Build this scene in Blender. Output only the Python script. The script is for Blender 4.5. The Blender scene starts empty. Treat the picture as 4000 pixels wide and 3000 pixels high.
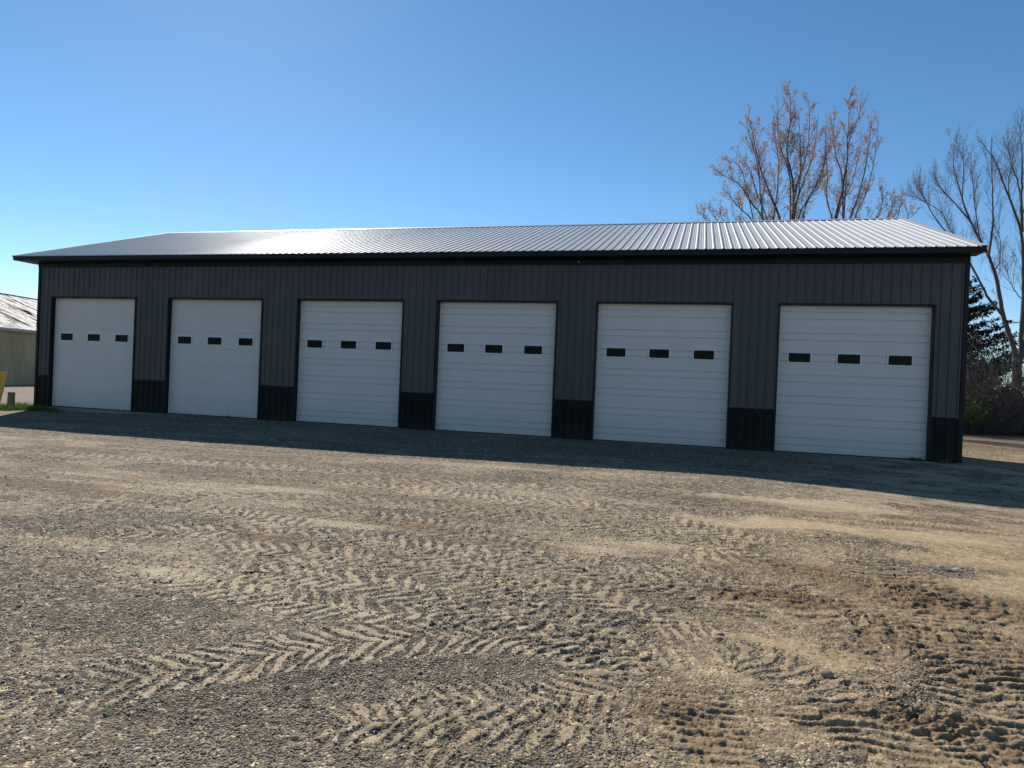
import bpy, math, random
import numpy as np
from mathutils import Matrix, Vector

random.seed(7)
rng = np.random.default_rng(11)
C = bpy.context.scene.collection

# ------------------------------------------------------------------ camera, sky, sun, exposure
CAM = np.array([22.637, -19.563, 1.589])
YAW, PITCH, ROLL, FPX = -0.263, -0.004, 0.041, 2667.0
def cam_axes():
    f = np.array([math.sin(YAW)*math.cos(PITCH), math.cos(YAW)*math.cos(PITCH), math.sin(PITCH)])
    r = np.array([math.cos(YAW), -math.sin(YAW), 0.0])
    u = np.cross(r, f)
    c, s = math.cos(ROLL), math.sin(ROLL)
    return c*r + s*u, -s*r + c*u, f
AX_R, AX_U, AX_F = cam_axes()
cd = bpy.data.cameras.new('camera')
cd.sensor_width = 36.0
cd.lens = 36.0*FPX/4000.0
cd.clip_start, cd.clip_end = 0.05, 6000.0
cam = bpy.data.objects.new('camera', cd)
C.objects.link(cam)
m3 = np.stack([AX_R, AX_U, -AX_F], 1)
cam.matrix_world = Matrix([list(m3[i]) + [float(CAM[i])] for i in range(3)] + [[0, 0, 0, 1]])
bpy.context.scene.camera = cam

SUN = np.array([-0.955, 1.2, 1.0]); SUN /= np.linalg.norm(SUN)
SUN_EL = math.asin(SUN[2])
w = bpy.data.worlds.new('World'); bpy.context.scene.world = w
w.use_nodes = True
nt = w.node_tree
sky = nt.nodes.new('ShaderNodeTexSky')
sky.sky_type = 'NISHITA'; sky.sun_disc = False
sky.sun_elevation = SUN_EL
sky.sun_rotation = math.atan2(SUN[0], SUN[1])
sky.altitude = 600.0; sky.air_density = 0.80; sky.dust_density = 0.06; sky.ozone_density = 1.9
bg = nt.nodes['Background']; bg.inputs['Strength'].default_value = 0.108
hs = nt.nodes.new('ShaderNodeHueSaturation'); hs.inputs['Saturation'].default_value = 1.18; hs.inputs['Hue'].default_value = .495
nt.links.new(sky.outputs['Color'], hs.inputs['Color']); nt.links.new(hs.outputs['Color'], bg.inputs['Color'])
sd = bpy.data.lights.new('sun', 'SUN'); sd.energy = 5.0; sd.angle = math.radians(0.5); sd.color = (1.0, 0.94, 0.85)
so = bpy.data.objects.new('sun', sd); C.objects.link(so)
so.rotation_euler = Vector(tuple(SUN)).to_track_quat('Z', 'Y').to_euler()
so.location = (0, 20, 40)
vs = bpy.context.scene.view_settings
vs.view_transform = 'Standard'; vs.look = 'None'; vs.gamma = 1.0; vs.use_curve_mapping = False
vs.exposure = 0.32

# ------------------------------------------------------------------ helpers
def at(u, v, dist):
    """world point seen in direction (u, v) of the 4000x3000 frame at a depth in metres"""
    d = AX_F + (u-2000)/FPX*AX_R - (v-1500)/FPX*AX_U
    return CAM + dist*d
def on_ground(u, v, z=0.0):
    d = AX_F + (u-2000)/FPX*AX_R - (v-1500)/FPX*AX_U
    return CAM + (z-CAM[2])/d[2]*d

def tag(o, label=None, cat=None, group=None, kind=None):
    if label: o['label'] = label
    if cat: o['category'] = cat
    if group: o['group'] = group
    if kind: o['kind'] = kind
    return o
def empty(name, loc):
    o = bpy.data.objects.new(name, None); o.location = tuple(float(c) for c in loc)
    o.empty_display_size = 0.3
    C.objects.link(o); return o
def link(name, me, mat, parent=None, loc=None):
    o = bpy.data.objects.new(name, me)
    if mat: me.materials.append(mat)
    C.objects.link(o)
    if loc is not None: o.location = tuple(float(c) for c in loc)
    if parent is not None:
        o.parent = parent
        base = parent
        off = Vector((0, 0, 0))
        while base is not None:
            off += base.location; base = base.parent
        o.location = Vector(o.location) - off if loc is not None else -off
    return o

def np_mesh(name, V, F, smooth=False):
    """V (n,3), F (m,k) all faces with k corners"""
    V = np.ascontiguousarray(V, np.float32); F = np.ascontiguousarray(F, np.int32)
    me = bpy.data.meshes.new(name)
    k = F.shape[1]
    me.vertices.add(len(V)); me.vertices.foreach_set('co', V.ravel())
    me.loops.add(F.size); me.loops.foreach_set('vertex_index', F.ravel())
    me.polygons.add(len(F))
    me.polygons.foreach_set('loop_start', np.arange(len(F), dtype=np.int32)*k)
    if smooth: me.polygons.foreach_set('use_smooth', np.ones(len(F), bool))
    me.update(calc_edges=True); me.validate(verbose=False)
    return me

class MB:
    def __init__(s): s.v = []; s.f = []
    def quad(s, a, b, c, d):
        n = len(s.v); s.v += [tuple(a), tuple(b), tuple(c), tuple(d)]; s.f.append((n, n+1, n+2, n+3))
    def poly(s, pts):
        n = len(s.v); s.v += [tuple(p) for p in pts]; s.f.append(tuple(range(n, n+len(pts))))
    def box(s, x0, x1, y0, y1, z0, z1):
        n = len(s.v)
        s.v += [(x, y, z) for x in (x0, x1) for y in (y0, y1) for z in (z0, z1)]
        for a in ((0, 1, 3, 2), (4, 6, 7, 5), (0, 4, 5, 1), (2, 3, 7, 6), (0, 2, 6, 4), (1, 5, 7, 3)):
            s.f.append(tuple(n+i for i in a))
    def prism(s, prof, axis0, axis1):
        """prof: list of 3D points at one end; axis0/axis1 offset vectors to both ends"""
        a = [tuple(np.add(p, axis0)) for p in prof]; b = [tuple(np.add(p, axis1)) for p in prof]
        n = len(s.v); k = len(prof); s.v += a + b
        for i in range(k):
            j = (i+1) % k; s.f.append((n+i, n+j, n+k+j, n+k+i))
        s.f.append(tuple(n+i for i in range(k))[::-1]); s.f.append(tuple(n+k+i for i in range(k)))
    def tube(s, P, R, sides=5, cap=True):
        P = np.asarray(P, float); k = len(P)
        T = np.gradient(P, axis=0); T /= np.linalg.norm(T, axis=1)[:, None] + 1e-9
        n0 = len(s.v)
        ref = np.array([0.31, 0.87, 0.38]) if abs(T[0] @ np.array([0.31, 0.87, 0.38])) < .9 else np.array([1., 0, 0])
        for i in range(k):
            a = np.cross(T[i], ref); a /= np.linalg.norm(a) + 1e-9; b = np.cross(T[i], a)
            for j in range(sides):
                t = 2*math.pi*j/sides
                s.v.append(tuple(P[i] + R[i]*(math.cos(t)*a + math.sin(t)*b)))
        for i in range(k-1):
            for j in range(sides):
                q = (j+1) % sides
                s.f.append((n0+i*sides+j, n0+i*sides+q, n0+(i+1)*sides+q, n0+(i+1)*sides+j))
        if cap:
            s.f.append(tuple(n0+(k-1)*sides+j for j in range(sides)))
    def build(s, name, mat, parent=None, smooth=False, bevel=0.0, loc=None):
        me = bpy.data.meshes.new(name); me.from_pydata(s.v, [], s.f); me.update()
        if smooth: me.polygons.foreach_set('use_smooth', [True]*len(me.polygons))
        o = link(name, me, mat, parent, loc)
        if bevel:
            b = o.modifiers.new('Bevel', 'BEVEL'); b.width = bevel; b.segments = 2; b.limit_method = 'ANGLE'
        return o

def hash2(ix, iy, seed):
    n = (ix.astype(np.int64)*374761393 + iy.astype(np.int64)*668265263 + seed*1442695041) & 0x7fffffff
    n = (n ^ (n >> 13))*1274126177 & 0x7fffffff
    n = (n ^ (n >> 16))*2246822519 & 0x7fffffff
    return (n & 0xffffff)/float(0xffffff)
def vnoise(x, y, seed=0):
    ix = np.floor(x); iy = np.floor(y); fx = x-ix; fy = y-iy
    fx = fx*fx*(3-2*fx); fy = fy*fy*(3-2*fy)
    a = hash2(ix, iy, seed); b = hash2(ix+1, iy, seed); c = hash2(ix, iy+1, seed); d = hash2(ix+1, iy+1, seed)
    return (a*(1-fx)+b*fx)*(1-fy) + (c*(1-fx)+d*fx)*fy
def fbm(x, y, seed=0, oct=4, gain=.5):
    s = 0; a = 1; t = 0
    for o in range(oct):
        s = s + a*vnoise(x*2**o + 17.3*o, y*2**o + 5.1*o, seed+o); t += a; a *= gain
    return s/t
def sstep(e0, e1, x):
    t = np.clip((x-e0)/(e1-e0), 0, 1); return t*t*(3-2*t)

# ------------------------------------------------------------------ materials
def mat(name, color, rough=.6, metallic=0.0, spec=.5, noise=None, bump=None, vcol=None):
    """noise=(scale, amount, (stretch xyz)) varies the colour; bump=(scale, strength, dist, stretch)"""
    m = bpy.data.materials.new(name); m.use_nodes = True
    n = m.node_tree.nodes; L = m.node_tree.links
    p = n['Principled BSDF']
    p.inputs['Base Color'].default_value = (*color, 1)
    p.inputs['Roughness'].default_value = rough
    p.inputs['Metallic'].default_value = metallic
    p.inputs['Specular IOR Level'].default_value = spec
    tc = None
    def coords(stretch):
        t = n.new('ShaderNodeTexCoord'); mp = n.new('ShaderNodeMapping')
        mp.inputs['Scale'].default_value = stretch
        L.new(t.outputs['Object'], mp.inputs['Vector']); return mp.outputs['Vector']
    src = None
    if vcol:
        a = n.new('ShaderNodeAttribute'); a.attribute_name = vcol; src = a.outputs['Color']
    if noise:
        sc, amt, st = noise
        t = n.new('ShaderNodeTexNoise'); t.inputs['Scale'].default_value = sc; t.inputs['Detail'].default_value = 6
        t.inputs['Roughness'].default_value = .65
        L.new(coords(st), t.inputs['Vector'])
        r = n.new('ShaderNodeMapRange'); r.inputs['From Min'].default_value = .3; r.inputs['From Max'].default_value = .7
        r.inputs['To Min'].default_value = 1-amt; r.inputs['To Max'].default_value = 1+amt
        L.new(t.outputs['Fac'], r.inputs['Value'])
        mx = n.new('ShaderNodeMix'); mx.data_type = 'RGBA'; mx.blend_type = 'MULTIPLY'; mx.inputs['Factor'].default_value = 1
        if src is not None: L.new(src, mx.inputs['A'])
        else: mx.inputs['A'].default_value = (*color, 1)
        L.new(r.outputs['Result'], mx.inputs['B'])
        src = mx.outputs['Result']
    if src is not None: L.new(src, p.inputs['Base Color'])
    if bump:
        sc, strn, dist, st = bump
        t = n.new('ShaderNodeTexNoise'); t.inputs['Scale'].default_value = sc; t.inputs['Detail'].default_value = 4
        L.new(coords(st), t.inputs['Vector'])
        b = n.new('ShaderNodeBump'); b.inputs['Strength'].default_value = strn; b.inputs['Distance'].default_value = dist
        L.new(t.outputs['Fac'], b.inputs['Height']); L.new(b.outputs['Normal'], p.inputs['Normal'])
    return m

M = {}
M['siding'] = mat('charcoal_siding', (.060, .052, .050), .45, noise=(1.3, .10, (1, 1, .25)), bump=(1.1, .12, .02, (1, 1, .35)))
M['wainscot'] = mat('black_wainscot', (.0035, .0036, .0042), .5, spec=.2, noise=(2.0, .3, (1, 1, .4)), bump=(1.1, .12, .02, (1, 1, .35)))
M['trim'] = mat('black_trim', (.0045, .0048, .008), .4, spec=.22, noise=(3.0, .15, (1, 1, 1)))
M['soffit'] = mat('dark_soffit', (.008, .008, .010), .5, noise=(3.0, .15, (1, 1, 1)))
M['roof'] = mat('grey_roof_metal', (.58, .57, .55), .52, 0.0, spec=.13, noise=(.9, .05, (1, .3, 1)), bump=(.9, .10, .03, (1, .4, 1)))
def vary(m, fn):
    n = m.node_tree.nodes; L = m.node_tree.links; p = n['Principled BSDF']; src = p.inputs['Base Color'].links[0].from_socket
    tc = n.new('ShaderNodeTexCoord'); sp = n.new('ShaderNodeSeparateXYZ'); L.new(tc.outputs['Object'], sp.inputs[0])
    L.new(fn(n, L, sp, src), p.inputs['Base Color'])
def sheets(n, L, sp, src):
    d = n.new('ShaderNodeMath'); d.operation = 'DIVIDE'; d.inputs[1].default_value = .9144; L.new(sp.outputs['X'], d.inputs[0])
    f = n.new('ShaderNodeMath'); f.operation = 'FLOOR'; L.new(d.outputs[0], f.inputs[0])
    wn = n.new('ShaderNodeTexWhiteNoise'); wn.noise_dimensions = '1D'; L.new(f.outputs[0], wn.inputs['W'])
    r = n.new('ShaderNodeMapRange'); r.inputs['To Min'].default_value = .90; r.inputs['To Max'].default_value = 1.12; L.new(wn.outputs['Value'], r.inputs['Value'])
    mx = n.new('ShaderNodeMix'); mx.data_type = 'RGBA'; mx.blend_type = 'MULTIPLY'; mx.inputs['Factor'].default_value = 1
    L.new(src, mx.inputs['A']); L.new(r.outputs['Result'], mx.inputs['B']); return mx.outputs['Result']
def splash(top, amt, dirt):
    def fn(n, L, sp, src):
        t = n.new('ShaderNodeTexNoise'); t.inputs['Scale'].default_value = 2.3; t.inputs['Detail'].default_value = 8; t.inputs['Roughness'].default_value = .7
        a = n.new('ShaderNodeMapRange'); a.inputs['From Min'].default_value = top; a.inputs['From Max'].default_value = 0; a.inputs['To Min'].default_value = 0; a.inputs['To Max'].default_value = 1
        L.new(sp.outputs['Z'], a.inputs['Value'])
        b = n.new('ShaderNodeMath'); b.operation = 'MULTIPLY'; L.new(a.outputs['Result'], b.inputs[0]); L.new(t.outputs['Fac'], b.inputs[1])
        c = n.new('ShaderNodeMath'); c.operation = 'MULTIPLY'; c.inputs[1].default_value = amt; L.new(b.outputs[0], c.inputs[0])
        mx = n.new('ShaderNodeMix'); mx.data_type = 'RGBA'; L.new(c.outputs[0], mx.inputs['Factor']); L.new(src, mx.inputs['A']); mx.inputs['B'].default_value = (*dirt, 1); return mx.outputs['Result']
    return fn
vary(M['siding'], sheets)
vary(M['wainscot'], splash(.45, .5, (.05, .04, .032)))
M['door'] = mat('white_door', (.67, .61, .575), .45, noise=(1.2, .03, (1, 1, .6)), bump=(160, .12, .002, (.05, 1, 1)))
M['door_smooth'] = mat('white_smooth_door', (.665, .60, .55), .5, noise=(1.2, .03, (1, 1, .6)), bump=(220, .15, .002, (1, 1, 1)))
vary(M['door'], splash(.8, .55, (.30, .25, .20))); vary(M['door_smooth'], splash(.8, .5, (.30, .25, .20)))
M['frame'] = mat('white_window_frame', (.68, .67, .66), .4, noise=(5, .03, (1, 1, 1)))
M['pane'] = mat('dark_glass', (.002, .0022, .003), .08, spec=.06, noise=(3, .2, (1, 1, 1)))
M['seal'] = mat('pale_seal', (.66, .65, .62), .35, noise=(9, .1, (1, 1, 1)))
M['concrete'] = mat('concrete', (.20, .19, .175), .9, noise=(4, .25, (1, 1, 1)), bump=(30, .3, .01, (1, 1, 1)))
M['interior'] = mat('dark_interior', (.05, .05, .05), .9, noise=(2, .2, (1, 1, 1)))
M['bark'] = mat('grey_bark', (.10, .082, .066), .9, noise=(6, .35, (1, 1, .3)), bump=(25, .6, .02, (1, 1, .3)))
M['twig'] = mat('twig_bark', (.070, .050, .038), .85, noise=(6, .3, (1, 1, 1)))
M['pale_twig'] = mat('pale_twig', (.125, .10, .078), .85, noise=(6, .3, (1, 1, 1)))
M['brown_twig'] = mat('brown_twig', (.125, .092, .072), .9, noise=(1.1, .45, (1, 1, 1)))

# ------------------------------------------------------------------ ground
GP = []   # wheel tracks: (image points, width, depth, lug spacing, chevron slope, dust, kind)
def tr(pts, width, depth, lam, chev, dust, side=0.0): GP.append((np.array([on_ground(*p)[:2] for p in pts]), width, min(depth*.72, .0100), lam*.66, chev, dust, side))
tr([(-260, 2840), (232, 2690), (597, 2629), (895, 2580), (1094, 2543), (1433, 2496), (1698, 2470), (1963, 2475), (2295, 2510), (2593, 2590), (2700, 2680)], .55, .015, .17, 1.3, .85)
tr([(1300, 2740), (1433, 2715), (1632, 2708), (1864, 2728), (2096, 2742), (2361, 2695), (2620, 2660)], .42, .014, .15, 1.2, .7)
tr([(2700, 2640), (2766, 2733), (2762, 2848), (2770, 2928), (2800, 3040), (2850, 3200)], .34, .024, .105, .25, .8)
tr([(3430, 2200), (3525, 2292), (3600, 2415), (3706, 2508), (3810, 2600), (3900, 2740), (4010, 2900), (4200, 3150)], .62, .026, .15, .35, .85)
tr([(3230, 2660), (3340, 2711), (3576, 2798), (3793, 2885), (3930, 2993), (4150, 3200)], .46, .026, .12, .3, .55)
tr([(1100, 1985), (1400, 2005), (1698, 2040), (2029, 2131), (2261, 2211), (2527, 2277), (2800, 2310), (3070, 2312)], .62, .020, .22, 1.1, .6)
tr([(1265, 2065), (1565, 2118), (1897, 2198), (2096, 2257), (2295, 2310), (2460, 2377), (2650, 2480)], .55, .020, .20, 1.2, .85)
tr([(2550, 2150), (2745, 2176), (2900, 2182), (3080, 2176)], .6, .018, .22, .1, .7)
tr([(3040, 2290), (3120, 2330), (3230, 2400), (3395, 2450), (3685, 2460), (4000, 2440)], .6, .026, .19, .4, .6)
tr([(380, 1930), (663, 1966), (995, 2019), (1260, 2065)], .55, .012, .22, 1.0, .8)
tr([(1200, 1880), (1532, 1899), (1897, 1946), (2228, 1970), (2494, 2010), (2800, 2080), (3100, 2160)], .6, .016, .24, 1.0, .75)
tr([(2700, 2000), (2925, 2017), (3300, 2033), (3540, 2049), (3740, 2064), (4000, 2090)], .24, .020, .09, .2, .05)
tr([(-200, 2560), (150, 2470), (420, 2440)], .5, .012, .19, 1.0, .7)
tr([(560, 2215), (700, 2240), (840, 2290), (1100, 2330), (1500, 2390), (1900, 2390), (2300, 2420)], .5, .012, .2, 1.0, .75)
tr([(900, 1850), (1400, 1872), (1900, 1895), (2500, 1925), (3100, 1960)], .5, .008, .3, .8, .6)
tr([(0, 1760), (700, 1805), (1500, 1850)], .6, .008, .3, .8, .6)
tr([(2450, 2520), (2620, 2440), (2900, 2390), (3150, 2400)], .5, .014, .17, 1.0, .85)
tr([(3300, 2160), (3450, 2240), (3650, 2330), (4000, 2420), (4300, 2500)], .6, .026, .17, .4, .4)
for dv, w_, d_, l_ in ((0, .5, .013, .19), (44, .5, .013, .19), (96, .55, .014, .2)):
    tr([(700, 2140+dv), (1100, 2135+dv), (1500, 2175+dv), (1850, 2245+dv*1.2), (2150, 2330+dv*1.3), (2380, 2440+dv*1.5), (2560, 2580+dv*1.6)], w_, d_, l_, .9, .75)
tr([(300, 2080), (800, 2060), (1400, 2090), (1950, 2170), (2500, 2240), (3000, 2260)], .55, .013, .22, 1.0, .6)
tr([(100, 2000), (700, 1935), (1400, 1945), (2100, 2010), (2800, 2120), (3300, 2260)], .55, .012, .24, 1.0, .6)
tr([(1000, 2860), (1300, 2800), (1600, 2800), (1950, 2840), (2300, 2830), (2600, 2760)], .4, .012, .15, 1.0, .75)
tr([(1250, 2960), (1500, 2900), (1800, 2905), (2150, 2950)], .36, .012, .14, .6, .7)
tr([(2650, 2560), (2850, 2540), (3050, 2600), (3250, 2720), (3400, 2900)], .45, .013, .15, .5, .7)
tr([(3050, 2500), (3400, 2520), (3700, 2640), (3900, 2850)], .5, .016, .15, .5, .7)
# patches: (image centre, semi-axes in metres along x / y, amount) for pale dust and for moist brown soil
DUST = [((3142, 1981), 1.5, .45, 1.0), ((3215, 2064), 2.2, .42, 1.1), ((2600, 2140), 1.6, .4, .5), ((2950, 2560), .8, .5, .6), ((3900, 2640), .5, .5, .8),
        ((2350, 2150), .9, .25, .5), ((1350, 2030), 1.0, .3, .6), ((720, 2240), .6, .18, .7), ((3150, 2450), 1.0, .5, .5), ((3850, 2080), 1.6, .5, .45), ((3400, 2160), 1.4, .35, .35), ((1750, 2800), .5, .2, .4)]
SOIL = [((3178, 2250), 1.0, .42, .8), ((3576, 2340), 1.0, .45, .9), ((3900, 2400), .8, .28, 1.1), ((995, 2092), .42, .14, 1.2), ((133, 1890), 1.8, .28, .9),
        ((220, 1823), 1.3, .3, .7), ((640, 1870), 1.5, .2, .7), ((2030, 2120), .9, .2, .7), ((2960, 2330), .7, .2, .9), ((1600, 2050), .9, .2, .6),
        ((3600, 2820), .55, .25, .7), ((2700, 2780), .3, .25, .7), ((2760, 2920), .3, .25, .6), ((1300, 1960), 1.2, .2, .5), ((3600, 2060), 1.4, .12, .8), ((2250, 1995), .9, .2, .5)]
CHURN = [((3500, 2330), 1.5, .60, 1.0), ((3250, 2420), .9, .35, .8), ((3700, 2560), .75, .55, 1.0), ((3950, 2650), .6, .8, .9), ((3600, 2850), .65, .40, .9), ((3900, 2920), .5, .4, .9), ((3100, 2320), .8, .3, .8), ((2400, 2280), 1.3, .35, .55), ((1900, 2180), 1.4, .3, .45), ((2750, 2860), .3, .4, .4)]
def blob(lst, x, y, seed):
    out = np.zeros_like(x)
    for (c, ax, ay, amt) in lst:
        p = on_ground(*c); n = 1.0*(fbm(x*1.7, y*2.6, seed+int(c[0]), 3)-.5)
        r = np.sqrt(((x-p[0])/ax)**2 + ((y-p[1])/ay)**2)
        out = np.maximum(out, amt*sstep(1.25, .35, r + n*1.6))
    return out
def base_height(x, y):
    h = -.13*sstep(6.5, 1.5, x)*sstep(-14, -5, y)*sstep(1.5, -.6, y)
    h = h - .50*sstep(29.4, 32.5, x)*sstep(-9, -1, y)
    h = h - .12*sstep(-2, -8, x)
    h = h + .08*np.exp(-((x-21.5)/4.0)**2 - ((y+7.2)/3.0)**2) - .07*np.exp(-((x-28)/3.0)**2 - ((y+7.2)/3.0)**2)
    far = sstep(25, 90, np.hypot(x-15, y))
    h = h + (fbm(x*.25, y*.25, 5, 3)-.5)*.10*sstep(.2, 3, np.maximum(np.maximum(-y, y-14), np.maximum(-x, x-29.5))) 
    return h + far*(fbm(x*.02, y*.02, 9, 3)-.5)*1.2
def surface(x, y):
    """height, dust 0-1, soil 0-1, track 0-1 of the yard at world x, y"""
    h = base_height(x, y)
    dust = np.zeros_like(x); trk = np.zeros_like(x); relief = np.zeros_like(x); gro = np.zeros_like(x)
    wob = (fbm(x*1.1, y*1.1, 31, 3)-.5) + .35*(fbm(x*6, y*6, 33, 2)-.5)
    xw = x + .07*(fbm(x*5, y*5, 35, 3)-.5); yw = y + .07*(fbm(x*5, y*5, 36, 3)-.5)
    chip = fbm(x*11, y*11, 37, 3)
    for ti, (P, width, depth, lam, chev, du, side) in enumerate(GP):
        # smooth the polyline
        t = np.linspace(0, len(P)-1, (len(P)-1)*6+1); Q = np.stack([np.interp(t, np.arange(len(P)), P[:, k]) for k in (0, 1)], 1)
        for _ in range(8): Q[1:-1] = .25*Q[:-2] + .5*Q[1:-1] + .25*Q[2:]
        bd = np.full(x.shape, 9.0); bs = np.zeros_like(x); bt = np.zeros_like(x); s0 = 0.0
        lo = Q.min(0)-width; hi = Q.max(0)+width
        sel = np.where((x > lo[0]) & (x < hi[0]) & (y > lo[1]) & (y < hi[1]))[0]
        if not len(sel): continue
        X = xw[sel]; Y = yw[sel]; D = np.full(X.shape, 9.0); S = np.zeros_like(X); T = np.zeros_like(X)
        for a, b in zip(Q[:-1], Q[1:]):
            e = b-a; l = np.hypot(*e)
            if l < 1e-6: continue
            e = e/l; px = X-a[0]; py = Y-a[1]; s = np.clip(px*e[0]+py*e[1], 0, l)
            dx = px-s*e[0]; dy = py-s*e[1]; d = np.hypot(dx, dy); sg = np.sign(e[0]*py-e[1]*px)
            m = d < D; D[m] = d[m]; S[m] = s0+s[m]; T[m] = (d*sg)[m]; s0 += l
        W = wob[sel]
        fade = sstep(.21, .42, fbm(X*.9+ti*3.1, Y*1.3, 40+ti, 3)) * sstep(0, .5, S)*sstep(0, .5, s0-S)
        inn = sstep(width*.60, width*.42, D + W*.09)
        ph = S/lam + .55*(fbm(X*2.6, Y*2.6, 45+ti, 2)-.5)*2 + chev*np.abs(T)/lam*.6 + W*.9 + (.5*(T > 0) if chev > .5 else 0)
        lug = .5+.5*np.sin(2*math.pi*ph)
        lug = sstep(.25, .75, lug + 1.5*(chip[sel]-.5))
        inner = inn*fade
        relief[sel] += inner*depth*(lug-.55) + .45*depth*np.exp(-((D-width*.58)/.07)**2)*fade
        pad = inner*(lug)
        dust[sel] = np.maximum(dust[sel], du*pad)
        gro[sel] = np.maximum(gro[sel], inner*(1-lug))
        trk[sel] = np.maximum(trk[sel], inner)
    ch = blob(CHURN, x, y, 260)
    q = (y - .22*x)/.088 + 2.6*(fbm(x*1.5, y*2.2, 261, 3)-.5)*2 + .5*(chip-.5)
    rdg = .5+.5*np.sin(2*math.pi*q); rdg = sstep(.28, .75, rdg + .8*(fbm(x*7, y*7, 263, 3)-.5))
    brk = sstep(.36, .56, fbm(x*2.3, y*3.4, 265, 3))
    rid = ch*brk*rdg
    relief += .016*ch*brk*(rdg-.5) + .016*ch*(fbm(x*3, y*4, 267, 3)-.5)
    gro = np.maximum(gro, .9*ch*brk*(1-rdg)); dust = np.maximum(dust, .62*rid)
    dust = np.maximum(dust, blob(DUST, x, y, 60))
    # long faint streaks roughly along the wall, where wheels ran many times
    yy = y + .0075*(x-17.5)**2 + .12*np.sin(x*.5)
    st = fbm(x*.15, yy*2.4, 77, 4); st2 = fbm(x*.4, yy*5.5, 83, 3)
    near = sstep(-17.5, -11.0, y)
    streak = sstep(.47, .66, st*.6+st2*.4)
    patch = sstep(.50, .68, fbm(x*.9, y*1.4, 21, 4))
    dust = np.clip(np.maximum(dust, .34*streak*near) + .30*patch*(1-trk), 0, 1.1)
    dust = dust*(1-.55*sstep(-9, -5.5, y)*sstep(1, 0, y))  # painted shade: dust cut back to darken the ground in the garage's shadow
    dust = np.clip(dust - .35*gro, 0, 1)
    st3 = sstep(.52, .68, fbm(x*.30+9, yy*2.3, 87, 4))
    soil = np.clip(blob(SOIL, x, y, 160) + .45*st3*near + .35*gro*sstep(.45, .6, fbm(x*.5, y*.5, 95, 2)), 0, 1)
    right = sstep(20.8, 24.8, x - .22*(y+15))
    soil = np.clip(soil + .20*right + .40*ch*sstep(.42, .6, fbm(x*1.2, y*1.6, 271, 3)), 0, 1)
    dust = np.maximum(dust, .75*right*sstep(.34, .56, fbm(x*1.6, y*2.0, 273, 3)))
    return h, dust, soil, trk, relief, gro

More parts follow.
